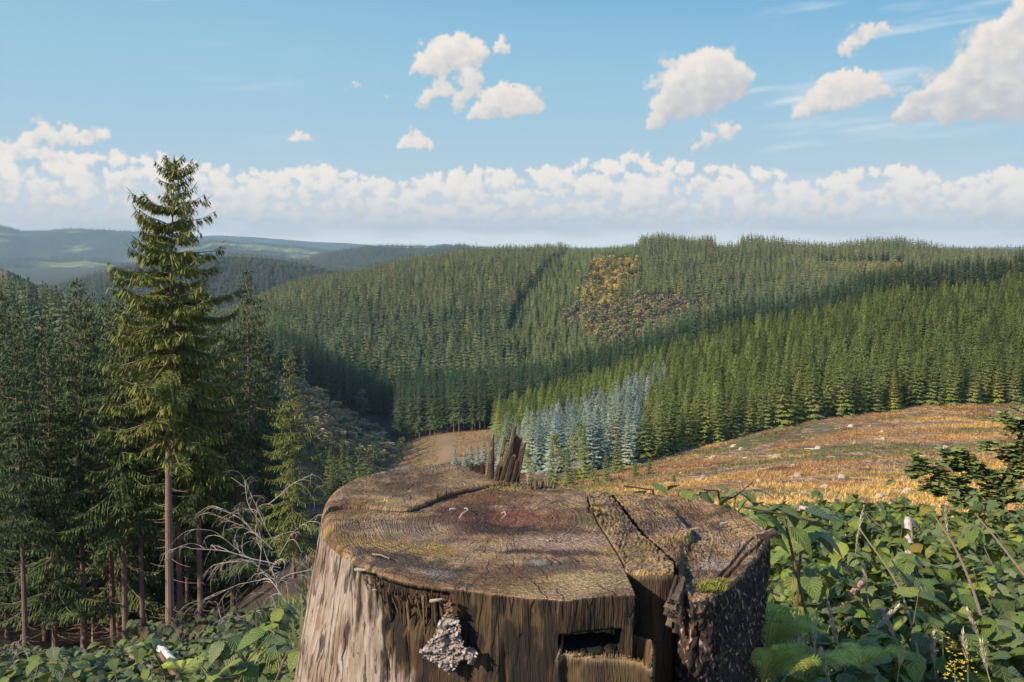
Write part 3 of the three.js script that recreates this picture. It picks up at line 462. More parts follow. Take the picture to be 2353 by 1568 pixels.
for (const [X, d, top, kind, mat, lb] of [[330, 45.5, 740, 'tall', 4, 'spruce close on the outer side of the tallest one, its crown half hidden'], [462, 45.5, 660, 'tall', 4, 'spruce close on the valley side of the tallest one, its top before the hill'], [536, 47, 760, 'edge', 2, 'lower spruce filling the gap before the dark pointed spruce'], [196, 46, 715, 'tall', 0, 'green spruce with hanging boughs standing out from the dark stand'], [624, 53, 800, 'edge', 3, 'dark spruce between the dark pointed one and the small yellowish one'], [128, 45, 770, 'edge', 0, 'spruce with low green boughs in the darkest part of the stand'], [60, 43, 735, 'tall', 1, 'tall spruce second from the outer picture edge with a dark stem']]) special(kind, X, d, top, { mat, label: lb });  // brighter tints on the valley-side neighbours paint sunlight into their crowns
sow(52, 125, 3.9, -420, 640, (x, z, q, r) => {
  if (q.X > 540 && r() < 0.35) return; if (q.X > 600 - 1.2 * (q.d - 52)) return;
  let H = 20 + 5 * r(); if (q.X > 430) H = 15 + 5 * r();
  tree(q.d < 72 ? (r() < 0.5 ? 'tall' : 'edge') : r() < 0.5 ? 'stand' : 'stand2', x, z, H, { ...STAND });
});
sow(125, 420, 5.0, -420, 640, (x, z, q, r) => { if (q.X > 575 - 0.30 * (q.d - 125)) return; const H = 19 + 6 * r(); tree(q.d < 190 ? (r() < 0.5 ? 'stand' : 'stand2') : ['far', 'far2', 'far3'][Math.floor(r() * 3)], x, z, H, { ...STAND, tint: 'dark' }); });
sow(56, 118, 4.4, 430, 690, (x, z, q, r) => { if (q.X > 690 - 0.9 * (q.d - 56) || r() < 0.3) return; tree('young', x, z, 5 + 6 * r(), { ...STAND, group: 'low spruces under the dark stand', label: 'low spruce filling the gaps under the tall trees of the dark stand', tint: 'dark' }); });
// dark row behind the shrubby spur, and the valley forest up to the ridge
const VALLEY = { category: 'spruce', name: 'spruce', group: 'spruces of the valley forest and the big hill', label: 'spruce among the dense forest that covers the valley and the big hill' };
sow(335, 430, 4.6, 650, 900, (x, z, q, r) => { if (q.d < along([[650, 335], [700, 345], [800, 375], [880, 400], [900, 410]], q.X)) return; tree(r() < 0.6 ? 'stand' : 'stand2', x, z, 17 + 5 * r(), { ...VALLEY, tint: 'dark', mat: 3 }); });
const seam = (q) => q.X - along([[400, 1215], [560, 1165], [650, 1185], [760, 1225], [850, 1258], [950, 1290], [1100, 1330]], q.d);                                            // a dark aisle between the older and younger stands
const within = (poly, X, Y) => { let c = false; for (let i = 0, j = poly.length - 1; i < poly.length; j = i++) { const a = poly[i], b = poly[j]; if ((a[1] > Y) !== (b[1] > Y) && X < (b[0] - a[0]) * (Y - a[1]) / (b[1] - a[1]) + a[0]) c = !c; } return c; };
const rag = (q, k) => [q.X + 26 * noise(q.d * 0.035, q.X * 0.02 + k) + 12 * noise(q.X * 0.07, q.d * 0.06 + k), q.Y + 10 * noise(q.X * 0.03 + k, q.d * 0.02)];
const orange = (q) => q.d > 520 && q.d < 960 && within([[1375, 598], [1430, 606], [1472, 612], [1470, 640], [1455, 668], [1432, 690], [1418, 722], [1345, 728], [1322, 700], [1352, 672], [1350, 640], [1362, 615]], ...rag(q, 5));
const brown = (q) => q.d > 430 && q.d < 760 && !orange(q) && within([[1288, 748], [1310, 722], [1350, 714], [1430, 705], [1500, 700], [1590, 708], [1655, 738], [1640, 765], [1560, 772], [1480, 800], [1410, 822], [1370, 806], [1330, 778]], ...rag(q, 15));
const golden = (q) => q.d > 760 && q.d < 868 && q.X + 15 * noise(q.d * 0.05, 25) > 1880 && q.X < 2080;
sow(305, 1120, 4.7, -200, 2820, (x, z, q, r) => {
  const { X, d } = q;
  if (d < 430 && X < 905) return; if (X < 560 + 0.05 * (700 - d) && d > 430 && d < 1120 && X < 470) return;
  if (d < along([[880, 330], [1000, 312], [1100, 300], [1180, 296], [1300, 312], [1500, 330], [3000, 360]], X)) return;
  if ((orange(q) && r() < 0.84) || (brown(q) && r() < 0.94) || golden(q)) return;
  const sm = seam(q); if (Math.abs(sm) < 5 && d > 470) return;
  const open = (X - 1190) ** 2 / 1600 + (d - 505) ** 2 / 300 < 1; if (open) return;
  let H = 17 + 6 * r(), tint = 'hill';
  if (sm > 0 && X < 1480 && d > 420) { H = 12 + 4 * r(); tint = 'fresh'; }
  const Xr = X + 10 * noise(d * 0.08, 4); if (d > 955 && Xr > 1470 && Xr < 1640) H = 17 + 9 * r();
  if (d > 930 && Xr >= 1640 && Xr < 1700) H = 10 + 4 * r();
  if (d > 950 && Xr > 1700) H = 15 + 12 * r();
  H *= 1 + 0.22 * fbm(x * 0.02, z * 0.02, 3); if (r() < 0.05) return; if (fbm(x * 0.03 + 50, z * 0.03, 3) > 0.30) return;
  if (r() < 0.025) { H *= 0.7; }
  tree(d < 440 ? (r() < 0.5 ? 'stand' : 'stand2') : ['far', 'far2', 'far3'][Math.floor(r() * 3)], x, z, H, { ...VALLEY, tint: d < 440 ? 'valley' : tint === 'hill' && d + 60 * noise(X * 0.004, 3) < 640 ? 'low' : tint, ...(d < 440 ? { mat: [0, 1, 3][Math.floor(r() * 3)] } : {}) });
});
const HILLWOOD = { category: 'broadleaf tree', name: 'broadleaf_tree' };
sow(470, 960, 4.6, 1250, 2120, (x, z, q, r) => {
  if (orange(q) && r() < 0.72) tree('beech', x, z, 5.5 + 6.5 * r(), { ...HILLWOOD, group: 'orange autumn trees on the hill', label: 'orange autumn tree in the clump on the sunny hillside among spruces', tint: 'auto' });
  else if (golden(q)) tree('larch', x, z, 6 + 4 * r(), { ...HILLWOOD, group: 'pale yellow trees below the far ridge', label: 'pale yellow-green bushy tree in the bright strip below the far ridge', tint: 'auto' });
});
sow(430, 760, 5, 1250, 1720, (x, z, q, r) => { if (brown(q)) tree('beech2', x, z, 6 + 7 * r(), { ...HILLWOOD, group: 'brown trees in the hollow', label: 'brown-grey broadleaf tree in the shady hollow of the hill', tint: 'auto' }); });
// shrubs on the brown spur left of the valley
sow(186, 345, 3.4, 690, 905, (x, z, q, r) => {
  if (q.d > along([[690, 330], [800, 360], [880, 335], [905, 300]], q.X) || q.d < 205 + 0.25 * (q.X - 690) - 30 * noise(q.X * 0.02, 3)) return;
  if (r() < 0.18) return;
  tree('scrub', x, z, 2.6 + 2.6 * r(), { ...HILLWOOD, name: 'shrub', category: 'shrub', group: 'brown shrubs on the spur', label: 'brown shrub on the slope between the spruce stand and the valley forest', tint: 'auto' });
});
sow(120, 235, 4.2, 720, 905, (x, z, q, r) => { if (q.d > 205 + 0.2 * (q.X - 720) || q.X > 860 + 25 * noise(q.d * 0.1, 1) || q.X < 735 + (170 - q.d) * 0.4) return; const k = r(); tree(k < 0.45 ? 'young' : k < 0.6 ? 'young2' : 'alder', x, z, 5 + 5 * r(), k < 0.6 ? { ...VALLEY, group: 'young spruces at the valley mouth', label: 'young green spruce in the thicket below the brown spur', tint: 'auto' } : { ...HILLWOOD, name: 'alder_bush', category: 'bush', group: 'green bushes at the valley mouth', label: 'green round bush in the thicket below the brown spur', tint: 'auto' }); });
tree('alder', xAt(832, 372), -372, 13, { own: true, ...HILLWOOD, label: 'yellow-green round tree alone above the brown spur before dark spruces', mat: 2 });
tree('alder', xAt(926, 262), -262, 8, { own: true, ...HILLWOOD, label: 'round green tree at the corner of the far pale clearing', mat: 0 });
// the plantation
const PLANT = { category: 'spruce', name: 'spruce', group: 'green spruces of the plantation', label: 'young green spruce inside the dense plantation above the orange clearing' };
const BLUES = { category: 'blue spruce', name: 'blue_spruce', group: 'blue-grey spruces', label: 'blue-grey spruce in the pale clump beyond the stump' };
const blueZone = (q) => { const X = q.X, e = along(EDGE, X); return X > 1165 + 10 * noise(q.d * 0.1, 2) && X < 1470 + Math.max(0, q.d - 165) * 0.9 && X < 1545 && q.d > along([[1165, 130], [1260, 132], [1380, 128], [1470, 134], [1540, 175]], X) && q.d < along([[1165, 196], [1300, 205], [1420, 222], [1545, 240]], X); };
let edgeRow = [];
sow(112, 372, 3.6, 1140, 2830, (x, z, q, r) => {
  const e = along(EDGE, q.X) - (q.X < 1500 ? 4 : 0), lim = along([[1140, 300], [1400, 300], [1720, 318], [2050, 345], [2830, 372]], q.X);
  if (q.d < e || q.d > lim || q.X < 1160 - (q.d - 200) * 0.25) return;
  if (blueZone(q)) { tree(r() < 0.6 ? 'blue' : 'blue2', x, z, 8.5 + 3.5 * r(), { ...BLUES, tint: 'auto' }); return; }
  const t = tree(r() < 0.55 ? 'young' : 'young2', x, z, (7.8 + 5.0 * r()) * (q.d > e + 30 ? 1.06 : 1), { ...PLANT, tint: 'fresh2', mat: r() < 0.4 ? 2 : 0 });
  if (q.d < e + 3.2 && q.X > 1495 && q.X < 2400) { t.edgeX = q.X; edgeRow.push(t); }
});
const ordinal = (n) => ['first', 'second', 'third', 'fourth', 'fifth', 'sixth', 'seventh', 'eighth', 'ninth', 'tenth', 'eleventh', 'twelfth', 'thirteenth', 'fourteenth', 'fifteenth', 'sixteenth', 'seventeenth', 'eighteenth', 'nineteenth', 'twentieth'][n] ?? ['twenty-', 'thirty-', 'forty-', 'fifty-', 'sixty-'][Math.floor((n + 1) / 10) - 2] + ['', 'first', 'second', 'third', 'fourth', 'fifth', 'sixth', 'seventh', 'eighth', 'ninth'][(n + 1) % 10];
edgeRow.sort((a, b) => a.edgeX - b.edgeX).forEach((t, i) => { t.own = true; t.label = (i + 1) % 10 ? ordinal(i) + ' spruce counted from the blue ones along the front row at the clearing' : 'front row spruce at the clearing between its ' + ordinal(i - 1) + ' and ' + ordinal(i + 1) + ' from the blue ones'; t.group = 'front row spruces at the clearing'; t.mat = i % 5 === 3 ? 4 : i % 3 ? 2 : 0; });
// young trees and birches before the plantation
const small = (kind, X, d, H, label, more = {}) => tree(kind, xAt(X, d), -d, H, { own: true, name: 'small_spruce', category: 'spruce', label, mat: 0, ...more });
small('young', 1305, 118, 5.8, 'small green spruce just above the splinters of the stump, foremost of the young ones');
small('young2', 1362, 117, 4.0, 'low dark green spruce between two taller young ones behind the stump');
small('young', 1392, 116, 4.6, 'pointed small green spruce nearest the path to the clearing');
small('young', 1342, 124, 8.0, 'slender green spruce before the blue ones with yellow-green sides', { mat: 2 });
small('young2', 1268, 122, 7.2, 'green spruce rising behind the jagged rim of the stump');
small('young', 1418, 130, 6.4, 'green spruce squeezed before the tall blue spruce pair');
small('bush', 1460, 117, 2.4, 'rounded little spruce bush standing alone on the clearing, first of two');
small('bush', 1492, 118, 2.5, 'rounded little spruce bush standing alone on the clearing, second of two');
small('bush', 1548, 96, 1.3, 'tiny dark spruce bush on the clearing behind the stump');
small('birch', 1276, 131, 8.4, 'slim yellow-green birch with a white stem before the blue spruces', { name: 'birch_tree', category: 'birch' });
small('birch', 1331, 138, 9.2, 'tall airy yellow-green birch among the blue spruces', { name: 'birch_tree', category: 'birch' });
small('birch', 1213, 140, 6.6, 'small yellow-green birch beside the tall splinters of the stump', { name: 'birch_tree', category: 'birch' });
small('birch', 1432, 152, 9, 'yellow-green birch half hidden behind the blue spruce pair', { name: 'birch_tree', category: 'birch' });
for (const [X, d, H] of [[1045, 205, 5.5], [1068, 200, 4.5], [1082, 207, 5.5], [1098, 198, 5], [1112, 206, 6.5], [1127, 197, 6], [1140, 204, 7.5], [1155, 190, 8], [1148, 178, 6], [1162, 210, 8]]) tree('blue', xAt(X, d), -d, H, { ...BLUES, group: 'low blue-grey spruces by the pale clearing', label: 'low blue-grey spruce in the row beside the far pale clearing', own: true, mat: 0 });

// Which of them does the picture show? Silhouettes are laid over each other, nearest on top.
(() => {
  const W = 784, H = 523, k = W / 2353, depth = new Float32Array(W * H).fill(1e9), id = new Int32Array(W * H).fill(-1);
  const c = Math.cos(PITCH), s = Math.sin(PITCH), prj = (x, y, z) => { const dy = y - EYE, w = -dy * s - z * c, v = dy * c - z * s; return [(1176.5 + FL * x / w) * k, (YC - FL * v / w) * k]; };
  trees.forEach((t, n) => {
    const m = models[t.kind], h = m.H * t.s, d = -t.z, b = prj(t.x, t.y, t.z), p = prj(t.x, t.y + h, t.z), wide = 0.11 * h / d * FL * k * (t.kind.startsWith('b') || t.kind === 'scrub' ? 2 : 1), e = Math.hypot(1, 1);
    for (let y = Math.max(0, Math.floor(p[1])); y <= Math.min(H - 1, b[1]); y++) {
      const f = (y - p[1]) / Math.max(1, b[1] - p[1]), hw = Math.max(0.5, wide * Math.min(1, f * 1.35) * (f > 0.7 && d < 70 ? 0.15 : 1)), xc = lerp(p[0], b[0], f);
      for (let x = Math.max(0, Math.round(xc - hw)); x <= Math.min(W - 1, Math.round(xc + hw)); x++) { const i = y * W + x; if (d < depth[i]) { depth[i] = d; id[i] = n; } }
    }
  });
  trees.forEach((t) => (t.seen = 0)); id.forEach((n) => { if (n >= 0) trees[n].seen++; });
  trees.sort((a, b) => (b.own ? 1e6 : 0) - (a.own ? 1e6 : 0) || b.seen - a.seen);
})();
function ranked(list, band, across, say) { const rows = new Map(); for (const t of list) { const b = band(t); if (!rows.has(b)) rows.set(b, []); rows.get(b).push(t); } [...rows.keys()].sort((a, b) => a - b).forEach((k, i) => rows.get(k).sort((a, b) => across(a) - across(b)).forEach((t, n) => say(t, ordinal(n), ordinal(i)))); }
const quota = { spruce: 300 - trees.filter((t) => t.own && t.category === 'spruce').length, 'blue spruce': 60, 'broadleaf tree': 60, shrub: 60, bush: 30 }, rest = new Map();
for (const t of trees) { t.single = t.own || (t.seen > 6 && (quota[t.category] ?? 0) > 0); if (t.single && !t.own) quota[t.category]--; t.px = colOf(t.x, t.y, t.z); }
const singles = (g) => trees.filter((t) => t.single && !t.own && t.group === g);
ranked(singles(STAND.group), (t) => Math.floor((-t.z - 52) / 12), (t) => t.px, (t, n, k) => (t.label = n + ' spruce from the outer edge in the ' + k + ' rank of the dark stand'));
ranked(singles(PLANT.group), (t) => Math.max(0, Math.floor((-t.z - along(EDGE, t.px)) / 5)), (t) => t.px, (t, n, k) => (t.label = n + ' green spruce from the blue clump in the ' + k + ' rank of the plantation'));
ranked(singles(BLUES.group), (t) => Math.floor((-t.z - 136) / 14), (t) => t.px, (t, n, k) => (t.label = n + ' blue-grey spruce from the splinters in the ' + k + ' rank of the pale clump'));
for (const t of trees) {
  if (t.single) {
    const m = models[t.kind];
    if (m.trunk) growTree(t.name, m, t.label, t.category, [t.x, t.y, t.z], t.turn, t.s, TINTS[t.mat], t.group);
    else { const o = part(t.name, m.crown, TINTS[t.mat]); tag(o, t.label, t.category, t.group); o.position.set(t.x, t.y, t.z); o.rotation.y = t.turn; o.scale.setScalar(t.s); }
    continue;
  }
  const key = t.kind + '|' + t.group; if (!rest.has(key)) rest.set(key, []); rest.get(key).push(t);
}
const stuffTone = { valley: () => [0.70, 0.80, 0.80], dark: () => [0.74, 0.86, 0.86], hill: (r) => (r() < 0.10 ? [1.5, 1.15, 0.8] : r() < 0.08 ? [0.9, 0.72, 0.7] : [0.88, 0.90, 0.74]), low: (r) => (r() < 0.06 ? [1.2, 1.0, 0.8] : [0.66, 0.80, 0.80]), fresh: () => [0.98, 1.10, 0.85], fresh2: () => [0.98, 1.0, 0.82], auto: (r) => [0.9 + 0.25 * r(), 0.9 + 0.2 * r(), 0.9 + 0.15 * r()] };
const massName = { 'dark spruces of the stand on the near slope': ['spruce_wood', 'dark mass of spruces filling the near slope behind the single trunks'], 'spruces of the valley forest and the big hill': ['spruce_forest', 'dense spruce forest covering the valley and the big hill up to its ridge'], 'green spruces of the plantation': ['spruce_plantation', 'dense young spruce plantation behind its front row above the orange clearing'] };
function scatter(name, label, geo, mat, list, category) {               // list: [x, y, z, scale, turn, tint, scaleY]
  const m = new THREE.InstancedMesh(geo, mat, list.length), o = new THREE.Object3D(), c = new THREE.Color();
  list.forEach((t, i) => { o.position.set(t[0], t[1], t[2]); o.rotation.set(t[7] ?? 0, t[4], t[8] ?? 0, 'YXZ'); o.scale.set(t[3], t[6] ?? t[3], t[3]); o.updateMatrix(); m.setMatrixAt(i, o.matrix); m.setColorAt(i, c.setRGB(...t[5])); });
  m.name = numbered(name); m.castShadow = m.receiveShadow = true; tag(m, label, category, null, 'stuff'); scene.add(m); return m;
}
for (const [key, list] of rest) {
  const [kind, group] = key.split('|'), m = models[kind], r = rng(list.length), [nm, lb] = massName[group] ?? [kind === 'scrub' || kind === 'alder' ? 'shrubbery' : 'woods', group + ', those too many to count'];
  const rows = list.map((t) => { const b = 0.5 + 1.05 * r() ** 1.3, c = (stuffTone[t.tint] ?? stuffTone.auto)(r); return [t.x, t.y, t.z, t.s * (0.9 + 0.2 * r()), t.turn, [c[0] * b, c[1] * b, c[2] * b * (0.9 + 0.2 * r())], t.s]; });
  const geo = m.trunk && list[0].z > -260 ? mergeGeometries([m.trunk, m.crown]) : m.crown;
  scatter(nm, lb, geo, FOLIAGE, rows, 'forest');
}
{ const r = rng(404); scatter('distant_forest', 'woods covering the blue hills beyond the valley', models.tiny.crown, FOLIAGE, farWood.map((t) => [t[0], t[1], t[2], t[3] / 20 * 1.5, r() * 6.28, [0.8 + 0.4 * r(), 0.8 + 0.4 * r(), 0.85 + 0.3 * r()], t[3] / 20]), 'forest'); }
// the thin mast on the ridge
{ const X = 1095, d = 1075, x = xAt(X, d), y = groundAt(x, -d), g = new GB(), k = [0.25, 0.25, 0.26]; for (const [a, b] of [[-0.5, -0.5], [0.5, -0.5], [0, 0.6]]) g.tube([[a, 0, b], [a * 0.3, 34, b * 0.3]], 0.10, 0.08, 4, k); for (let i = 0; i < 16; i++) g.tube([[-0.5 + 0.35 * i / 16, i * 2.1, -0.5], [0.5 - 0.35 * i / 16, i * 2.1 + 2, -0.4]], 0.06, 0.06, 3, k); g.tube([[0, 33, 0], [0, 41, 0]], 0.09, 0.05, 4, k); const t = thing('radio_mast', 'thin grey lattice mast rising above the ridge of the forest hill', 'mast', [x, y, -d]); part('mast_frame', g.geo(), new THREE.MeshStandardMaterial({ vertexColors: true, roughness: 0.6 }), t); }
if (globalThis.DEBUG_COUNTS) console.log(trees.length);

// ---------- the felled clearing ----------
function hit(X, Y, from = 4, to = 900) { const r = ray(X, Y); let p = from; for (let d = from; d < to; d *= 1.01) { const t = d / -r[2]; if (EYE + r[1] * t < groundAt(r[0] * t, -d)) { let a = p, b = d; for (let i = 0; i < 18; i++) { const m = (a + b) / 2, s = m / -r[2]; if (EYE + r[1] * s < groundAt(r[0] * s, -m)) b = m; else a = m; } const s = b / -r[2]; return [r[0] * s, groundAt(r[0] * s, -b), -b]; } p = d; } return [r[0] * to, groundAt(r[0] * to, -to), -to]; }
const GRASS = new THREE.MeshStandardMaterial({ vertexColors: true, roughness: 0.9, side: THREE.DoubleSide });
(() => {                                                                // dry grass in tufts, coloured by where it grows
  const r = rng(606), K = new GB(), W = [1, 1, 1];
  for (let i = 0; i < 11; i++) { const a = r() * 6.28, L = 0.16 + 0.26 * r(), b = 0.5 + 1.1 * r(), w = 0.03 + 0.03 * r(), x = 0.5 * (r() - 0.5), z = 0.5 * (r() - 0.5), k = 0.7 + 0.5 * r(); K.tri([x - Math.sin(a) * w, 0, z + Math.cos(a) * w], [x + Math.sin(a) * w, 0, z - Math.cos(a) * w], [x + Math.cos(a) * b * L, L, z + Math.sin(a) * b * L], [0.6 * k, 0.55 * k, 0.5 * k], [0.6 * k, 0.55 * k, 0.5 * k], [1.15 * k, 1.12 * k, k]); }
  const list = [], low = [];
  for (let n = 0; n < 240000 && list.length < 62000; n++) {
    const d = 7 + 172 * Math.sqrt(r()), X = 1080 + 1560 * r(), x = xAt(X, d); if (!clearing(X, d) || r() > clearing(X, d) || d > along(EDGE, X) + 2) continue;
    const n1 = fbm(x * 0.045, -d * 0.045, 4), n2 = fbm(x * 0.03 + 40, -d * 0.06, 4), gr = fbm(x * 0.055 + 9 - d * 0.02, -d * 0.16, 4) + 0.12 * sst(120, 160, d);
    let c = grassTone(x, -d, n1 + 0.12 * (r() - 0.5), n2 + 0.14 * (r() - 0.5)); const b = 0.75 + 1.5 * r(); if (gr > 0.24 && r() < 0.6) continue;
    const s = (0.55 + 0.8 * r()) * (1 + 0.5 * fbm(x * 0.2, d * 0.2, 2));
    list.push([x, groundAt(x, -d) - 0.03, -d, s * (d > 90 ? 1.25 : 1), r() * 6.28, [c[0] * b, c[1] * b, c[2] * b], s * (n2 > 0.15 ? 0.6 : 0.95)]);
  }
  scatter('grass', 'dry orange and golden grass covering the felled clearing', K.geo(), GRASS, list, 'grass');
  const p = [];                                                        // the far pale clearing
  for (let n = 0; n < 9000; n++) { const d = 225 + 85 * r(), X = 890 + 290 * r(), x = xAt(X, d), k = sst(855, 900, X) * sst(330, 300, d + 0.06 * (X - 1000)); if (r() > k) continue; const b = 0.7 + 0.6 * r(), c = mixc([0.50, 0.32, 0.19], [0.36, 0.27, 0.12], sst(-0.1, 0.3, fbm(x * 0.05, d * 0.04, 3))); p.push([x, groundAt(x, -d), -d, 1.6, r() * 6.28, [c[0] * b, c[1] * b, c[2] * b], 0.9]); }
  scatter('grass', 'pale brownish grass of the far clearing beside the low blue spruces', K.geo(), GRASS, p, 'grass');
  const w = [];                                                        // rough grass and weeds on the slope behind the stump and brambles
  for (let n = 0; n < 26000; n++) { const d = 3.2 + 150 * Math.pow(r(), 1.7), X = lerp(d < 20 ? 620 : 700, 2700, r()), x = xAt(X, d); if (clearing(X, d) > 0.6 || (X < 950 && d > 110) || (X < 720 + d && d > 45)) continue; const b = 0.6 + 0.8 * r(), k = sst(-0.2, 0.3, fbm(x * 0.15, d * 0.15, 3)), c = mixc([0.17, 0.20, 0.07], [0.34, 0.22, 0.10], k); w.push([x, groundAt(x, -d) - 0.02, -d, (0.5 + 0.7 * r()) * (d > 40 ? 1.5 : 0.9), r() * 6.28, [c[0] * b, c[1] * b, c[2] * b], 0.6 + 0.6 * r()]); }
  scatter('grass', 'rough green-brown grass on the slope falling away behind the stump', K.geo(), GRASS, w, 'grass');
  // cut branches left lying
  const S = new GB(); for (let i = 0; i < 7; i++) { const a = r() * 3.14, L = 0.5 + 0.9 * r(), x = 0.9 * (r() - 0.5), z = 0.9 * (r() - 0.5), y = 0.05 + 0.15 * r(), k = 0.65 + 0.5 * r(); S.tube([[x - Math.cos(a) * L, y, z - Math.sin(a) * L], [x, y + 0.12 * r(), z], [x + Math.cos(a) * L, y + 0.2 * (r() - 0.3), z + Math.sin(a) * L]], 0.028, 0.012, 3, [0.8 * k, 0.75 * k, 0.72 * k]); }
  for (let n = 0; n < 60000 && low.length < 4600; n++) {
    const d = 26 + 150 * Math.sqrt(r()), X = 1200 + 1420 * r(), x = xAt(X, d); if (!clearing(X, d)) continue;
    const gr = fbm(x * 0.055 + 9 - d * 0.02, -d * 0.16, 4) + 0.12 * sst(120, 160, d); if (gr < 0.13 && r() > 0.05) continue;
    const b = 0.7 + 0.7 * r(); low.push([x, groundAt(x, -d) + 0.02, -d, 0.6 + 0.7 * r(), r() * 6.28, r() < 0.75 ? (r() < 0.5 ? [0.20 * b, 0.14 * b, 0.11 * b] : [0.36 * b, 0.27 * b, 0.21 * b]) : [0.58 * b, 0.48 * b, 0.38 * b], 0.8]);
  }
  scatter('brushwood', 'grey cut branches strewn in bands over the clearing', S.geo(), GRASS, low, 'brushwood');
})();
const CUT = new THREE.MeshStandardMaterial({ vertexColors: true, roughness: 0.9, side: THREE.DoubleSide });
const STUMPY = [[1.25, 1.2, 1.15], [0.8, 0.74, 0.66], [1.1, 1.0, 0.85]].map((c) => { const m = CUT.clone(); m.color.setRGB(...c); return m; });
function smallStump(seed) {                                             // a cut butt with spreading roots
  const r = rng(seed), G = new GB(), TOP = new GB(), N = 18, ring = [], roots = Array.from({ length: 5 + Math.floor(r() * 2) }, (_, i) => i * 1.2 + 0.5 * r()), tone = () => { const k = 0.75 + 0.4 * r(); return [0.60 * k, 0.50 * k, 0.42 * k]; };
  const rad = (a, h) => { let q = 0.30 + 0.03 * Math.sin(a * 3 + seed); for (const b of roots) { const e = Math.abs(Math.atan2(Math.sin(a - b), Math.cos(a - b))); q += Math.exp(-e * e * 14) * 0.42 * Math.pow(1 - h, 2.2); } return q; };
  for (let j = 0; j <= 6; j++) { const h = j / 6, row = []; for (let i = 0; i < N; i++) { const a = i / N * 6.2832, q = rad(a, h); row.push([Math.cos(a) * q, h * 0.48 + (j === 6 ? 0.04 * Math.sin(a * 2 + seed) : 0) - 0.06, Math.sin(a) * q]); } if (j) for (let i = 0; i < N; i++) G.quad(ring[j - 1][i], ring[j - 1][(i + 1) % N], row[(i + 1) % N], row[i], tone()); ring.push(row); }
  const t = ring[6]; for (let i = 0; i < N; i++) TOP.tri([0, 0.43, 0], t[(i + 1) % N], t[i], [0.66, 0.56, 0.44], [0.5, 0.4, 0.3]);
  const R = roots.map((b) => { const g = new GB(), L = 0.6 + 0.7 * r(), pts = []; for (let k = 0; k <= 4; k++) { const s = k / 4; pts.push([Math.cos(b + 0.3 * s * (r() - 0.5)) * (0.36 + L * s), 0.16 * (1 - s) ** 1.5 - 0.05, Math.sin(b + 0.3 * s * (r() - 0.5)) * (0.36 + L * s)]); } g.tube(pts, 0.085, 0.03, 5, tone()); return g.geo(); });
  return { body: G.geo(), top: TOP.geo(), roots: R };
}
(() => {
  const mods = [1, 2, 3].map((n) => smallStump(700 + n)), r = rng(717);
  const spots = [
    [1686, 1028, 1.0, 'pale boxy stump just below the front row spruces, highest of the row of four'], [1703, 1037, 1.1, 'pale stump with splayed roots right below the boxy one at the front row'], [1638, 1056, 1.1, 'white rooted stump beside the heap of reddish brushwood'],
    [1712, 1058, 0.9, 'small white stump between the brushwood heap and the spider-rooted stump'], [1787, 1054, 1.3, 'white stump with long roots like spider legs in mid clearing'], [1880, 1035, 1.2, 'brownish stump with splayed roots on green ground in mid clearing'],
    [1955, 984, 1.2, 'white stump near the front row with a dark notch'], [1998, 983, 0.9, 'small pale stump close beside the white notched one near the front row'], [2027, 995, 0.8, 'low grey stump beneath the brushwood band of the upper clearing'], [2029, 1012, 0.9, 'grey-brown stump with roots in the upper clearing'],
    [1965, 1022, 0.9, 'tan stump in orange grass of the upper clearing'], [2120, 1055, 1.0, 'bright white stump with a dark side in the golden grass'], [2173, 1035, 1.1, 'bright pale block stump below the brushwood line near the oak sapling'], [1934, 1103, 1.0, 'bright white stump low in the golden grass, largest of its pair'],
    [1915, 1099, 0.6, 'tiny white stump beside the bright one in the golden grass'], [1894, 1126, 0.8, 'small pale stump low in the golden grass near the brambles'], [1834, 1099, 1.1, 'tan stump with a ragged side in the golden grass'], [2023, 1150, 0.9, 'pale stump peeping over the bramble tops'],
    [2085, 1135, 0.9, 'yellowish stump beneath the oak sapling branches'], [1617, 1102, 0.9, 'grey stump half sunk in brown heath beside the brushwood streak'], [1565, 1091, 0.7, 'small dark stump on the slope above the rim of the big stump'], [1822, 1075, 0.8, 'reddish broken stump between two brushwood streaks'], [2245, 1010, 0.8, 'pale stump in the upper grass behind the oak sapling top'], [1745, 1112, 0.8, 'worn grey stump by the long brushwood streak'],
  ];
  spots.forEach(([X, Y, s, label], i) => {
    const p = hit(X, Y, 30), m = mods[i % 3], t = thing('tree_stump', label, 'tree stump', p, r() * 6.28, 'stumps left on the clearing'); t.scale.setScalar(s * 1.1);
    const mat = i % 4 === 1 ? CUT : STUMPY[i % 3]; part('stump_body', m.body, mat, t); part('cut_top', m.top, mat, t); for (const g of m.roots) part('root', g, mat, t);
  });
  const heaps = [[1654, 1072, 2.3, 'reddish heap of brushwood beside the white rooted stump'], [1800, 1082, 2.0, 'long reddish streak of brushwood in the middle of the clearing'], [2010, 975, 2.2, 'grey brushwood heap against the front row spruces'], [1690, 1120, 2.0, 'pale brushwood pile low on the clearing near the big stump'], [2090, 1075, 1.5, 'ring of grey twigs in the golden grass']];
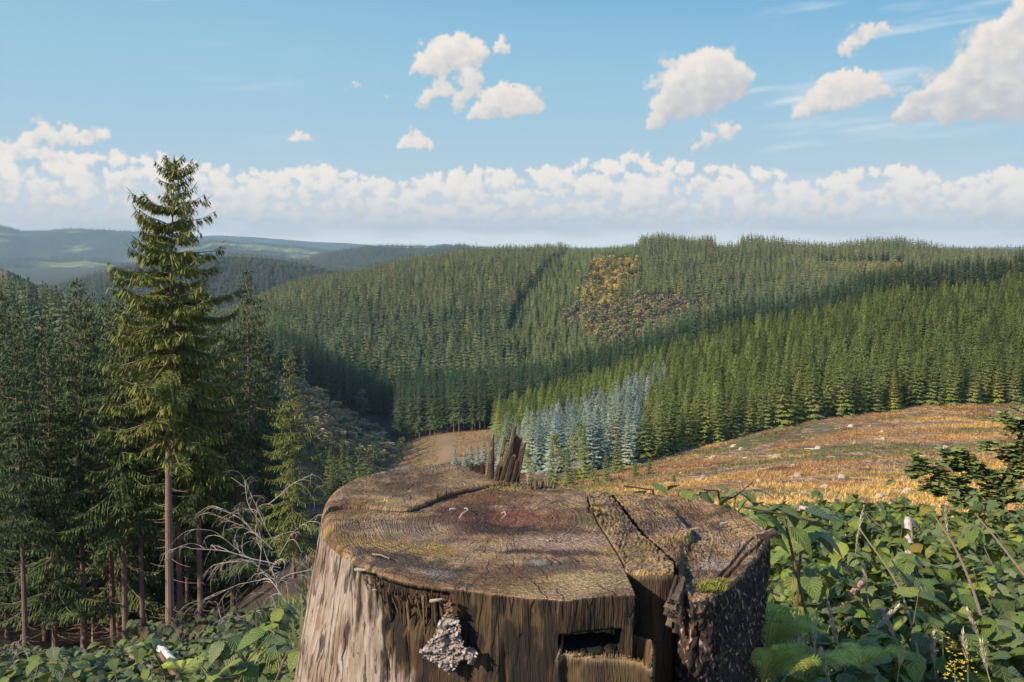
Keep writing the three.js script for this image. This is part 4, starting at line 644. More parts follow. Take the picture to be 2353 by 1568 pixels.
  heaps.forEach(([X, Y, s, label], i) => {
    const g = new GB(), q = rng(900 + i); for (let k = 0; k < 110; k++) { const a = 0.35 * (q() - 0.5) + (q() < 0.3 ? q() * 3 : 0), L = (0.3 + 0.7 * q()) * s * 0.5, x = s * (q() + q() - 1), z = 0.45 * s * (q() + q() - 1), y = Math.max(0, 0.42 * s * 0.4 * (1 - Math.abs(x) / s) * q()), b = 0.6 + 0.6 * q(), c = i === 0 || i === 1 ? [0.30 * b, 0.17 * b, 0.11 * b] : [0.36 * b, 0.27 * b, 0.22 * b]; g.tube([[x - Math.cos(a) * L, y, z - Math.sin(a) * L], [x, y + 0.1, z], [x + Math.cos(a) * L, y + 0.25 * q(), z + Math.sin(a) * L]], 0.035, 0.012, 3, c); }
    const o = part('brushwood_heap', g.geo(), CUT); tag(o, label, 'brushwood'); o.position.set(...hit(X, Y, 30)); o.rotation.y = 0.25;
  });
})();

// ---------- the big stump ----------
function makeTexture(w, h, fn, repeat = false) {                        // fn(u, v) -> [r, g, b linear, height 0..1]
  const c = new Uint8Array(w * h * 4), b = new Uint8Array(w * h * 4), s = (x) => { x = clamp(x, 0, 1); return 255 * (x <= 0.0031308 ? 12.92 * x : 1.055 * Math.pow(x, 1 / 2.4) - 0.055); };
  for (let y = 0; y < h; y++) for (let x = 0; x < w; x++) { const v = fn((x + 0.5) / w, (y + 0.5) / h), i = (y * w + x) * 4; c[i] = s(v[0]); c[i + 1] = s(v[1]); c[i + 2] = s(v[2]); c[i + 3] = 255; b[i] = b[i + 1] = b[i + 2] = clamp(v[3], 0, 1) * 255; b[i + 3] = 255; }
  return [c, b].map((d, i) => { const t = new THREE.DataTexture(d, w, h); if (!i) t.colorSpace = THREE.SRGBColorSpace; t.wrapS = t.wrapT = repeat ? THREE.RepeatWrapping : THREE.ClampToEdgeWrapping; t.magFilter = THREE.LinearFilter; t.needsUpdate = true; return t; });
}
const ST = { x: 0.03, z: -1.93 };                                       // the stump's foot
const DROP = 0.62;
const pl = (X, Y, h = DROP) => { const p = atDrop(X, Y, h); return [p[0], p[2]]; };
const pith = pl(1165, 1193), pith2 = pl(960, 1085);
const STAINS = [                                                        // photo place, size, turn, colour, strength
  [1165, 1195, 150, 52, 0.05, [0.25, 0.105, 0.07], 0.95], [1120, 1210, 95, 16, 0.25, [0.03, 0.022, 0.02], 0.8], [1215, 1222, 110, 14, 0.05, [0.035, 0.024, 0.024], 0.75], [1060, 1180, 40, 34, 1.0, [0.10, 0.045, 0.03], 0.7],
  [1100, 1140, 120, 14, -0.05, [0.30, 0.145, 0.07], 0.75], [1300, 1245, 130, 22, 0.03, [0.62, 0.48, 0.43], 0.75], [1190, 1268, 110, 7, 0.08, [0.06, 0.022, 0.02], 0.85], [1290, 1270, 100, 7, 0.0, [0.10, 0.045, 0.035], 0.7],
  [1350, 1335, 110, 26, -0.02, [0.66, 0.53, 0.29], 0.7], [1200, 1350, 120, 18, 0.08, [0.34, 0.24, 0.11], 0.5], [1270, 1300, 60, 16, 0.2, [0.14, 0.14, 0.125], 0.7], [1235, 1292, 22, 8, 0.5, [0.5, 0.5, 0.48], 0.7],
  [880, 1250, 110, 20, 0.35, [0.5, 0.35, 0.11], 0.6], [1000, 1262, 70, 14, 0.2, [0.52, 0.36, 0.10], 0.6], [930, 1295, 130, 20, 0.28, [0.055, 0.045, 0.042], 0.75], [860, 1270, 90, 12, 0.45, [0.06, 0.045, 0.04], 0.7], [1020, 1315, 90, 18, 0.2, [0.06, 0.05, 0.05], 0.65],
  [800, 1215, 60, 26, 0.3, [0.13, 0.085, 0.05], 0.5], [830, 1185, 70, 12, 0.05, [0.38, 0.27, 0.10], 0.55], [900, 1215, 90, 22, 0.15, [0.28, 0.22, 0.18], 0.6], [980, 1225, 60, 30, 0.4, [0.36, 0.29, 0.25], 0.55], [1000, 1318, 40, 10, 0.3, [0.4, 0.37, 0.35], 0.6],
  [905, 1135, 70, 22, 0.0, [0.07, 0.05, 0.035], 0.6], [830, 1130, 60, 22, -0.3, [0.26, 0.19, 0.11], 0.5], [960, 1085, 150, 10, 0.05, [0.40, 0.31, 0.24], 0.5], [1060, 1110, 60, 16, 0.2, [0.36, 0.29, 0.24], 0.5], [900, 1095, 60, 8, -0.2, [0.06, 0.045, 0.04], 0.6], [990, 1072, 60, 5, 0, [0.06, 0.04, 0.035], 0.6],
  [1400, 1190, 40, 40, 0.9, [0.27, 0.22, 0.075], 0.55], [1480, 1265, 50, 26, 0.5, [0.33, 0.26, 0.09], 0.6], [1395, 1135, 40, 10, 0.2, [0.30, 0.27, 0.06], 0.6], [1490, 1295, 60, 12, 0, [0.35, 0.27, 0.13], 0.7],
  [1500, 1150, 80, 12, 0.15, [0.27, 0.17, 0.09], 0.6], [1560, 1200, 90, 22, 0.4, [0.36, 0.29, 0.25], 0.6], [1640, 1180, 60, 10, 0.4, [0.09, 0.06, 0.05], 0.6], [1500, 1200, 30, 40, 0.9, [0.10, 0.08, 0.075], 0.6], [1600, 1250, 60, 22, 0.3, [0.25, 0.17, 0.09], 0.5], [1640, 1270, 40, 14, -0.6, [0.50, 0.47, 0.46], 0.75], [1590, 1300, 50, 24, 0.2, [0.075, 0.055, 0.03], 0.65], [1700, 1235, 30, 14, -0.5, [0.44, 0.38, 0.36], 0.6],
].map(([X, Y, rx, ry, t, c, k]) => { const p = pl(X, Y), q = pl(X + rx, Y + rx * t * 0.4), v = pl(X, Y + ry), w = pl(X, Y - ry); return { x: p[0], z: p[1], a: Math.atan2(q[1] - p[1], q[0] - p[0]), rx: Math.hypot(q[0] - p[0], q[1] - p[1]), rz: Math.hypot(v[0] - w[0], v[1] - w[1]) / 2, c, k }; });
const RIM = [[1755, 1228], [1738, 1250], [1715, 1262], [1690, 1290], [1655, 1322], [1642, 1332]].map(([X, Y]) => pl(X, Y)), RIM2 = [[1735, 1222], [1712, 1240], [1690, 1265], [1655, 1298], [1635, 1318]].map(([X, Y]) => pl(X, Y));
function lineDist(L, x, z) { let m = 9; for (let i = 0; i < L.length - 1; i++) { const [ax, az] = L[i], bx = L[i + 1][0] - ax, bz = L[i + 1][1] - az, t = clamp(((x - ax) * bx + (z - az) * bz) / (bx * bx + bz * bz), 0, 1); m = Math.min(m, Math.hypot(x - ax - bx * t, z - az - bz * t)); } return m; }
const TX = -0.53, TZ = -2.52, TW = 1.16;
const bEdge = [[735, 1160], [800, 1153], [870, 1160], [940, 1165], [1010, 1141], [1080, 1122], [1130, 1112], [1180, 1110]].map(([X, Y]) => pl(X, Y));
function inB(x, z) { for (let i = 0; i < bEdge.length - 1; i++) if (x >= bEdge[i][0] && x < bEdge[i + 1][0]) return z < lerp(bEdge[i][1], bEdge[i + 1][1], (x - bEdge[i][0]) / (bEdge[i + 1][0] - bEdge[i][0])); return x < bEdge[0][0] ? z < bEdge[0][1] : false; }
const TOPTEX = makeTexture(2048, 2048, (u, v) => {
  const x = TX + u * TW, z = TZ + v * TW, b = inB(x, z), o = b ? pith2 : pith, wx = 0.018 * fbm(x * 9, z * 9, 3), wz = 0.018 * fbm(x * 9 + 7, z * 9, 3), dx = (x - o[0] + wx) * (b ? 0.72 : 0.9), dz = z - o[1] + wz, r = Math.hypot(dx, dz), th = Math.atan2(dz, dx);
  const ph = r / 0.0056 + 1.6 * noise(r * 40, 3) + 0.5 * fbm(x * 26, z * 26, 2), ring = ph - Math.floor(ph), dots = 0.68 + 0.75 * noise(th * r * 130 + Math.floor(ph) * 7.3, Math.floor(ph) * 3.7), late = sst(0.40, 0.85, ring) * sst(1, 0.9, ring) * clamp(dots, 0, 1);
  const rad = noise(th * 46 + 0.8 * noise(r * 30, th * 5), r * 9 + 4), split = sst(0.46, 0.64, rad) * sst(0.02, 0.06, r);
  const grain = noise(th * r * 270, ph * 1.1) * 0.7 + noise(x * 240, z * 330) * 0.6, saw = noise(x * 26 + z * 14, z * 300 - x * 130), big = fbm(x * 6 + 3, z * 6, 4), mid = fbm(x * 22, z * 22 + 9, 4);
  let c = mixc([0.21, 0.125, 0.074], [0.47, 0.335, 0.215], sst(-0.25, 0.35, big + 0.6 * mid));
  c = mixc(c, [0.46, 0.33, 0.11], 0.6 * sst(0.08, 0.35, fbm(x * 9 + 60, z * 13, 4)));
  c = mixc(c, [0.085, 0.06, 0.048], 0.7 * sst(0.08, 0.38, fbm(x * 11 + 20, z * 17 + 5, 5)));
  for (const s of STAINS) { const ex = x - s.x, ez = z - s.z; if (Math.abs(ex) > s.rx * 1.7 + s.rz || Math.abs(ez) > s.rx * 1.7 + s.rz) continue; const ca = Math.cos(s.a), sa = Math.sin(s.a), p = (ex * ca + ez * sa) / s.rx, q = (-ex * sa + ez * ca) / s.rz, d = Math.hypot(p, q) + 0.9 * mid + 0.3 * big; c = mixc(c, s.c, s.k * sst(1.25, 0.35, d)); }
  const soft = sst(-0.35, 0.3, fbm(x * 13 + 4, z * 13, 4)), hole = Math.max(sst(0.55, 0.95, grain + 0.3 * late), 0.85 * split);
  const rr = r + 0.0012 * noise(th * 9, r * 40), band = (noise(rr * 85, 7) * 0.55 + noise(rr * 210, 17) * 0.75) * (0.6 + 0.4 * soft); let m = 1.12 - 0.85 * late * (0.35 + 0.65 * soft) + 0.5 * grain + 0.16 * saw + 0.4 * mid + 0.62 * band * (b ? 0.6 : 1); m *= 0.58; c = [c[0] * m * 1.12, c[1] * m, c[2] * m * 0.84]; c = mixc(c, [0.04, 0.028, 0.022], 0.75 * hole); c = mixc(c, [0.50, 0.43, 0.36], 0.75 * sst(0.42, 0.75, noise(x * 310 + 50, z * 310) + 0.3 * big));
  return [c[0], c[1], c[2], 0.5 - 0.10 * late + 0.18 * grain + 0.10 * saw - 0.35 * hole + 0.2 * mid + 0.12 * band];
});
const FIBRE = makeTexture(1024, 1024, (u, v) => {                       // weathered wood, fibres upright; repeats every half metre
  const per = (f, g, q) => lerp(noise(u * f + q, v * g), noise((u - 1) * f + q, v * g), sst(0.9, 1, u));
  const w = 0.6 * per(6, 5, 8) + 0.3 * per(14, 11, 5), f1 = per(110, 11, 1 + w * 2), f2 = per(250, 22, 30 + w), f3 = per(26, 7, 60 + w), f4 = per(60, 40, 11), chk = sst(0.42, 0.72, f1 * 0.75 + f3 * 0.55 + 0.25 * f4), k = 0.66 + 0.10 * f1 + 0.12 * f2 + 0.13 * f3 + 0.09 * f4;
  const c = mixc([k, k * 0.97, k * 0.94], [0.12, 0.09, 0.075], chk * 0.8); return [...c, 0.55 + 0.16 * f1 + 0.18 * f2 - 0.45 * chk];
}, true);
const BARKTEX = makeTexture(1024, 1024, (u, v) => {
  const wrap = (f) => lerp(f(u), f(u - 1), sst(0.88, 1, u)), n1 = wrap((a) => fbm(a * 26 + 3, v * 10, 4)), n2 = wrap((a) => noise(a * 95, v * 42)), cl = wrap((a) => { const q = cells(a * 34 + 0.6 * noise(a * 20, v * 20), v * 15); return q[1] - q[0]; }), f = sst(0.1, 0.55, cl);
  let c = mixc([0.045, 0.035, 0.032], [0.20, 0.145, 0.115], f * sst(-0.2, 0.4, n1 + 0.4 * n2)); c = mixc(c, [0.60, 0.52, 0.44], 0.85 * sst(0.30, 0.62, n2 + 0.35 * n1)); c = mixc(c, [0.30, 0.15, 0.08], 0.5 * sst(0.25, 0.5, n1)); return [...c, 0.25 + 0.5 * f + 0.25 * n2];
}, true);
for (const t of [...FIBRE, ...BARKTEX]) t.repeat.set(2, 2);
const woodTop = new THREE.MeshStandardMaterial({ map: TOPTEX[0], bumpMap: TOPTEX[1], bumpScale: 0.010, roughness: 0.9 });
const woodSide = new THREE.MeshStandardMaterial({ map: FIBRE[0], bumpMap: FIBRE[1], bumpScale: 0.005, roughness: 0.85, vertexColors: true });
const barkSide = new THREE.MeshStandardMaterial({ map: BARKTEX[0], bumpMap: BARKTEX[1], bumpScale: 0.010, roughness: 0.95, vertexColors: true });
const rawWood = new THREE.MeshStandardMaterial({ map: FIBRE[0], bumpMap: FIBRE[1], bumpScale: 0.003, roughness: 0.85, vertexColors: true });

const stump = thing('tree_stump', 'huge weathered stump with a split, mossy ringed top and jagged splinters', 'tree stump', [ST.x, 0, ST.z]);
// A block of the stump: outline read off the photograph at its own level, sharp corners marked 1; edge rounding in metres.
function block(o) {
  const P = o.outline.map(([X, Y, sharp, rnd]) => ({ p: pl(X, Y, o.drop), X, Y, sharp: !!sharp, rnd: rnd ?? o.round ?? 0.004 })), n = P.length, S = [];
  const start = Math.max(0, P.findIndex((q) => q.sharp)), Q = [...P.slice(start), ...P.slice(0, start)];
  const runs = []; let run = [Q[0]];
  for (let i = 1; i <= n; i++) { const q = Q[i % n]; run.push(q); if (q.sharp || i === n) { runs.push(run); run = [q]; } }
  for (const R of runs) {
    const c = new THREE.CatmullRomCurve3(R.map((q) => new THREE.Vector3(q.p[0], 0, q.p[1])), false, 'centripetal'), L = c.getLength(), N = Math.max(2, Math.round(L / (o.step ?? 0.0045)));
    for (let i = 0; i < N; i++) { const t = i / N, v = c.getPoint(t), f = t * (R.length - 1), k = Math.min(R.length - 2, Math.floor(f)), e = f - k; S.push({ x: v.x, z: v.z, X: lerp(R[k].X, R[k + 1].X, e), Y: lerp(R[k].Y, R[k + 1].Y, e), rnd: lerp(R[k].rnd, R[k + 1].rnd, e) }); }
  }
  const M = S.length, cx = o.centre ? pl(...o.centre, o.drop)[0] : S.reduce((a, q) => a + q.x, 0) / M, cz = o.centre ? pl(...o.centre, o.drop)[1] : S.reduce((a, q) => a + q.z, 0) / M;
  let area = 0; for (let i = 0; i < M; i++) { const a = S[i], b = S[(i + 1) % M]; area += a.x * b.z - b.x * a.z; } const sg = area > 0 ? 1 : -1;
  let run2 = 0; S.forEach((q, i) => { const a = S[(i + M - 3) % M], b = S[(i + 3) % M], L = Math.hypot(b.x - a.x, b.z - a.z) || 1; q.nx = sg * (b.z - a.z) / L; q.nz = -sg * (b.x - a.x) / L; const pr = S[(i + M - 1) % M]; if (i) run2 += Math.hypot(q.x - pr.x, q.z - pr.z); q.s = run2; });
  // top
  const NJ = o.rings ?? 80, pos = [], uv = [], idx = [], y0 = EYE - o.drop;
  const level = (x, z, d, rnd, q) => { const e = clamp(1 - d / Math.max(rnd, 1e-4), 0, 1); return y0 + (o.relief ? o.relief(x, z, d, q) : 0) + 0.004 * fbm(x * 14, z * 14, 4) + 0.0016 * noise(x * 120, z * 120) - rnd * (1 - Math.sqrt(Math.max(0, 1 - e * e))); };
  const vert = (x, y, z) => { pos.push(x - ST.x, y, z - ST.z); uv.push((x - TX) / TW, (z - TZ) / TW); };
  vert(cx, level(cx, cz, 1, 0.01, S[0]), cz);
  for (let j = 1; j <= NJ; j++) for (let i = 0; i < M; i++) { const q = S[i], t = 1 - Math.pow(1 - j / NJ, 1.35), x = lerp(cx, q.x, t), z = lerp(cz, q.z, t), d = (1 - t) * Math.hypot(q.x - cx, q.z - cz), y = level(x, z, d, q.rnd, q); if (j === NJ) q.y = y; vert(x, y, z); }
  for (let i = 0; i < M; i++) { const i2 = (i + 1) % M; const f = (a, b, c) => (sg > 0 ? idx.push(a, c, b) : idx.push(a, b, c)); f(0, 1 + i, 1 + i2); for (let j = 0; j < NJ - 1; j++) { const a = 1 + j * M + i, b = 1 + j * M + i2; f(a, a + M, b); f(b, a + M, b + M); } }
  const g = new THREE.BufferGeometry(); g.setAttribute('position', new THREE.Float32BufferAttribute(pos, 3)); g.setAttribute('uv', new THREE.Float32BufferAttribute(uv, 2)); g.setIndex(idx); g.computeVertexNormals();
  const topMesh = part(o.name, g, woodTop, stump);
  // sides
  const rows = []; for (let d = 0; d <= o.deep;) { rows.push(d); d += d < 0.012 ? 0.003 : d < 0.2 ? 0.0042 : 0.009; }
  const wp = [], wu = [], wc = [], wi = [], keep = S.map((q) => !o.skip || !o.skip(q));
  for (const d of rows) for (const q of S) {
    const k = sst(0, 0.010, d), off = (o.flare ? o.flare(q) : 0) * d + k * o.disp(q, d); wp.push(q.x + q.nx * off - ST.x, q.y - d - (o.dip ? o.dip(q, d) : 0), q.z + q.nz * off - ST.z);
    if (o.paint) wu.push(q.s / 1.5, 1 - d / o.deep); else wu.push(q.s, -d); wc.push(...(o.paint ? [1, 1, 1] : o.tone(q, d)));
  }
  for (let r = 0; r < rows.length - 1; r++) for (let i = 0; i < M; i++) { const i2 = (i + 1) % M; if (!keep[i]) continue; const a = r * M + i, b = r * M + i2; if (sg > 0) wi.push(a, b, a + M, b, b + M, a + M); else wi.push(a, a + M, b, b, a + M, b + M); }
  const w = new THREE.BufferGeometry(); w.setAttribute('position', new THREE.Float32BufferAttribute(wp, 3)); w.setAttribute('uv', new THREE.Float32BufferAttribute(wu, 2)); w.setAttribute('color', new THREE.Float32BufferAttribute(wc, 3)); w.setIndex(wi); w.computeVertexNormals();
  let wallMat = o.wallMat ?? woodSide;
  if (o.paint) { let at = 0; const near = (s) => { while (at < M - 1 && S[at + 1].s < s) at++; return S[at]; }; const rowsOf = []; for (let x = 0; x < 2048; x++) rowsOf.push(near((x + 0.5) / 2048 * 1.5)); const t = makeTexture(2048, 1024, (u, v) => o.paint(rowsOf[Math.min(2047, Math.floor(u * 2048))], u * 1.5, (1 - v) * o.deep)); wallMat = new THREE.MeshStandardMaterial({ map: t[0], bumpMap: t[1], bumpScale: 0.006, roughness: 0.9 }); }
  const wm = part(o.wallName, w, wallMat, stump); if (o.wallLabel) wm.userData.label = o.wallLabel; if (o.label) topMesh.userData.label = o.label;
  return S;
}
const cracks = (s, d, f = 34) => { const w = 1.2 * fbm(s * 6, d * 6, 3), n = noise(s * f + w, d * 4 + 9) + 0.25 * noise(s * 70, d * 14); return -0.006 * sst(0.22, 0.42, n) * sst(0.0, 0.02, d); };
const fibres = (s, d) => 0.0010 * noise(s * 170 + fbm(s * 9, d * 6, 2) * 4, d * 14) + 0.0012 * noise(s * 60 + fbm(s * 7, d * 5, 2) * 5, d * 6) + 0.003 * fbm(s * 16, d * 6, 3);
const depthAt = (Y, dist) => EYE - heightOf(Y, dist) - DROP;
const slotTop = depthAt(1473, 1.455), slotLow = depthAt(1503, 1.455);
const RIGHT_OF_A = [[1455, 1352], [1443, 1325], [1433, 1300, 1], [1415, 1268], [1398, 1240], [1376, 1206], [1360, 1172], [1350, 1148], [1345, 1127, 1]];
const flankPaint = (q, s, d) => {                                       // pale barkless wood with fissures, then a rotten front with shade painted in
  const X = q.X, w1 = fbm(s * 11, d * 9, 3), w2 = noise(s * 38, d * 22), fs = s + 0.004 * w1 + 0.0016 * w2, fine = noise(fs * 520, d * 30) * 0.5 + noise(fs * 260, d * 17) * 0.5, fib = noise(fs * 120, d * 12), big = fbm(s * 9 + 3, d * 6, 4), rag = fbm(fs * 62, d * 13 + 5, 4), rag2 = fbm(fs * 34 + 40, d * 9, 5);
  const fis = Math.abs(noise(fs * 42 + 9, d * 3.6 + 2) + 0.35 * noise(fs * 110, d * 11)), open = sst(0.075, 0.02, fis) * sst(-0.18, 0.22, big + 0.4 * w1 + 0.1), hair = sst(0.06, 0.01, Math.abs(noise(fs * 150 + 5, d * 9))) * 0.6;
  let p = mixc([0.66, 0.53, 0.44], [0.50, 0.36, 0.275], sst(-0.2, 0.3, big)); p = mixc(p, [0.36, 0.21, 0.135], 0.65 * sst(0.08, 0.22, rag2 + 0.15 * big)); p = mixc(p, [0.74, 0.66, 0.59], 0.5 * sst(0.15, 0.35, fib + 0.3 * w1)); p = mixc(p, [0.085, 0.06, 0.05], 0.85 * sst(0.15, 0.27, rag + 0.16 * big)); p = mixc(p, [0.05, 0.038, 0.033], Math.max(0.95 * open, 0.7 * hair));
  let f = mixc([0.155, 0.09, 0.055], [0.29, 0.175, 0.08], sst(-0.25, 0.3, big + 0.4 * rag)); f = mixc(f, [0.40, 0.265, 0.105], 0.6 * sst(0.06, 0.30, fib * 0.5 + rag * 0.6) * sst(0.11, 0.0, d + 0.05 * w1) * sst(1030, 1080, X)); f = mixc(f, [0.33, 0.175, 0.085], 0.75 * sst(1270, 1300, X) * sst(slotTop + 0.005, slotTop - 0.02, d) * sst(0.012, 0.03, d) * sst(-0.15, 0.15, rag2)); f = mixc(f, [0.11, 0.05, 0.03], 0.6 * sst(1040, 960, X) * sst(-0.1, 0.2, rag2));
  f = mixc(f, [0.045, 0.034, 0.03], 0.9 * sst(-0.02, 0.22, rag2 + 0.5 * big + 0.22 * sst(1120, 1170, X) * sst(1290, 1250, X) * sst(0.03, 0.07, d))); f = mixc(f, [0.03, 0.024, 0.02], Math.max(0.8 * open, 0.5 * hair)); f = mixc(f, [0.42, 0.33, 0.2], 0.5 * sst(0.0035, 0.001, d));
  if (X > 1284 && X < 1431 && q.Y > 1330 && d > slotTop - 0.001 && d < slotLow + 0.014) f = [0.03, 0.025, 0.02];  // inside of the slot painted near black for its shade
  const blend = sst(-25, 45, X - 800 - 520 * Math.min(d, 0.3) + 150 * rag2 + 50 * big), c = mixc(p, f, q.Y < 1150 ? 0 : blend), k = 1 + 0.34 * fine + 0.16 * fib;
  const dk = k * lerp(0.54, 0.31, q.Y < 1150 ? 0 : blend); return [c[0] * dk, c[1] * dk, c[2] * dk, 0.55 + 0.16 * fine + 0.14 * fib + 0.18 * rag - 0.5 * Math.max(open, 0.4 * hair)];  // lower factor towards the front puts its shade into the wood colour
};
const wallTone = (q, d) => {                                            // pale barkless flank passing into a brown front darkened for shade
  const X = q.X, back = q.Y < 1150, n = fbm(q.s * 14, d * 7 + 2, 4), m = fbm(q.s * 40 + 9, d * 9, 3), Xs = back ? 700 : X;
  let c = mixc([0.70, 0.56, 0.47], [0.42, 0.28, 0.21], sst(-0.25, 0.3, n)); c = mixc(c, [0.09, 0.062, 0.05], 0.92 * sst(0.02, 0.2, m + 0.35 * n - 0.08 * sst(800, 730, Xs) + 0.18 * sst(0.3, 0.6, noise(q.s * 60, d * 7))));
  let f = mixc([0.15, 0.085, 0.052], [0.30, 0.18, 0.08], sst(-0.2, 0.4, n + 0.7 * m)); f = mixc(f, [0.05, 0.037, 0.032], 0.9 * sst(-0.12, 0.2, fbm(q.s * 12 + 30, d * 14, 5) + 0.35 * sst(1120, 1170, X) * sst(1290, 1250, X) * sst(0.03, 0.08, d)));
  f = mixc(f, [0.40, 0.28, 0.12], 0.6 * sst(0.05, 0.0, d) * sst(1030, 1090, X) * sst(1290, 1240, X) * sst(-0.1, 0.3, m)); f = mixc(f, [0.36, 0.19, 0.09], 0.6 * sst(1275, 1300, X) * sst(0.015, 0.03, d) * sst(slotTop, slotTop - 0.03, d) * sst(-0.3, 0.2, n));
  if (X > 1284 && X < 1431 && q.Y > 1330 && d > slotTop - 0.001 && d < slotLow + 0.014) f = [0.03, 0.025, 0.02];  // slot depth coloured near black to stand for shade
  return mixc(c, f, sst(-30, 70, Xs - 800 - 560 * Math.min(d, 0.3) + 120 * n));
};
const CRACK = [[1236, 1236], [1262, 1240], [1290, 1239], [1318, 1236]].map(([X, Y]) => pl(X, Y + 2));
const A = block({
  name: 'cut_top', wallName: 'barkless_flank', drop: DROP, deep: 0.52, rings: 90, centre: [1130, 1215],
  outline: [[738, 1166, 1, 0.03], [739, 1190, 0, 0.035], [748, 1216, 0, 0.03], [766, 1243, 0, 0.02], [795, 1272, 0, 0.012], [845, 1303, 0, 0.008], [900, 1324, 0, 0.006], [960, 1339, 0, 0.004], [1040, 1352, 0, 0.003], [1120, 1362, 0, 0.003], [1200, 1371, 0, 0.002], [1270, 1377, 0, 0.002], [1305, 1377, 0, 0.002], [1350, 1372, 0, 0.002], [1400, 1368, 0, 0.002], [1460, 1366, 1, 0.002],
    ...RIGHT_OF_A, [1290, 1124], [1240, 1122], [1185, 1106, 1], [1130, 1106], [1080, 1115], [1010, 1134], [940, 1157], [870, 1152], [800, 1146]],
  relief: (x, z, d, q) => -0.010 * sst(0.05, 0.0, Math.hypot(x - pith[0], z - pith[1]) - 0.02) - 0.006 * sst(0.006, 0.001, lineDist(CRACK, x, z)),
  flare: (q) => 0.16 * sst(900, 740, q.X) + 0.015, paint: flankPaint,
  disp: (q, d) => {
    let v = fibres(q.s, d) + (q.X < 1000 ? cracks(q.s, d) * sst(1010, 930, q.X) : 0) + 0.006 * fbm(q.s * 9, d * 5, 3);
    v -= 0.016 * sst(850, 875, q.X) * sst(1045, 1020, q.X) * sst(0.004, 0.014, d) * sst(0.10, 0.06, d + 0.03 * noise(q.s * 60, 3));   // torn-out fibres under the rim
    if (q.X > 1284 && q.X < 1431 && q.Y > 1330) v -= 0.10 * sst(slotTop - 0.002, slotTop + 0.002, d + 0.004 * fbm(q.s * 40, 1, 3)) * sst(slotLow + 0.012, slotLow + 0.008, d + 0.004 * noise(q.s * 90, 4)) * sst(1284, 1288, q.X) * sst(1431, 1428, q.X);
    if (q.Y > 1330 && q.X > 1150) v += 0.004 * Math.sin(d * 18) - 0.012 * sst(0, 0.12, d);
    return v;
  },
});
block({                                                                 // the higher lobe behind
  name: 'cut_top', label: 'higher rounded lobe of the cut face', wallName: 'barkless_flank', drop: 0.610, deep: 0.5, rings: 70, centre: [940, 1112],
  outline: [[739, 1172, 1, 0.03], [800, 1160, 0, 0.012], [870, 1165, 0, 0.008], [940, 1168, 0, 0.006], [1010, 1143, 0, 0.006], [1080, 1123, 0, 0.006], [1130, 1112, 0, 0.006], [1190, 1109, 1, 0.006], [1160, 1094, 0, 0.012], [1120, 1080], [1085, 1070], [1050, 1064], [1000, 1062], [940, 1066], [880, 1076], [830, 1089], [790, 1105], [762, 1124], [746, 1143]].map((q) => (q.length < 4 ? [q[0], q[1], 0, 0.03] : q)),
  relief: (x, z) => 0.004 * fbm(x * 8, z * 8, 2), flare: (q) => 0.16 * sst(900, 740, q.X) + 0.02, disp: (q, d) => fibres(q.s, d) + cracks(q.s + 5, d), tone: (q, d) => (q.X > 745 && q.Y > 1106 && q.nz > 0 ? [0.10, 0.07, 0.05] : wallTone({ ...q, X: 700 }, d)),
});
block({                                                                 // the narrow mossy strip with the sawn block in front
  name: 'wood_strip', wallName: 'sawn_face', drop: 0.617, deep: 0.45, rings: 46, centre: [1440, 1225],
  outline: [[1349, 1128, 1], ...RIGHT_OF_A.slice(0, -1).reverse().map(([X, Y]) => [X + 5, Y, 0]).slice(0, -3), [1437, 1297, 1], [1436, 1306, 0, 0.008], [1446, 1309, 0, 0.008], [1490, 1314, 0, 0.006], [1530, 1314, 0, 0.006], [1549, 1310, 1, 0.004], [1546, 1292], [1520, 1268], [1490, 1240], [1462, 1212], [1436, 1178], [1412, 1148], [1394, 1129, 1], [1370, 1127]],
  relief: (x, z, d, q) => 0.006 * fbm(x * 40, z * 40, 3) + 0.004 * noise(x * 160 + z * 40, z * 60) - 0.010 * sst(0.01, 0, Math.abs(z - pl(1490, 1290)[1] - 0.006 * noise(x * 40, 1))) * sst(pl(1437, 1297)[0] - 0.01, pl(1437, 1297)[0] + 0.01, x), disp: (q, d) => 0.5 * fibres(q.s, d) + 0.003 * fbm(q.s * 20, d * 3, 2),
  tone: (q, d) => { const n = fbm(q.s * 22, d * 5, 3), m = noise(q.s * 70, d * 5), dim = (a) => a.map((v) => v * 0.7); let c = mixc([0.21, 0.14, 0.08], [0.10, 0.066, 0.042], sst(-0.2, 0.3, n)); c = mixc(c, [0.28, 0.16, 0.085], 0.5 * sst(0.1, 0.5, m)); c = mixc(c, [0.07, 0.05, 0.04], 0.8 * sst(0.08, 0.3, fbm(q.s * 60, d * 4, 2)) * 0.6); return dim(mixc([0.40, 0.31, 0.16], c, sst(0.002, 0.012, d))); },
});
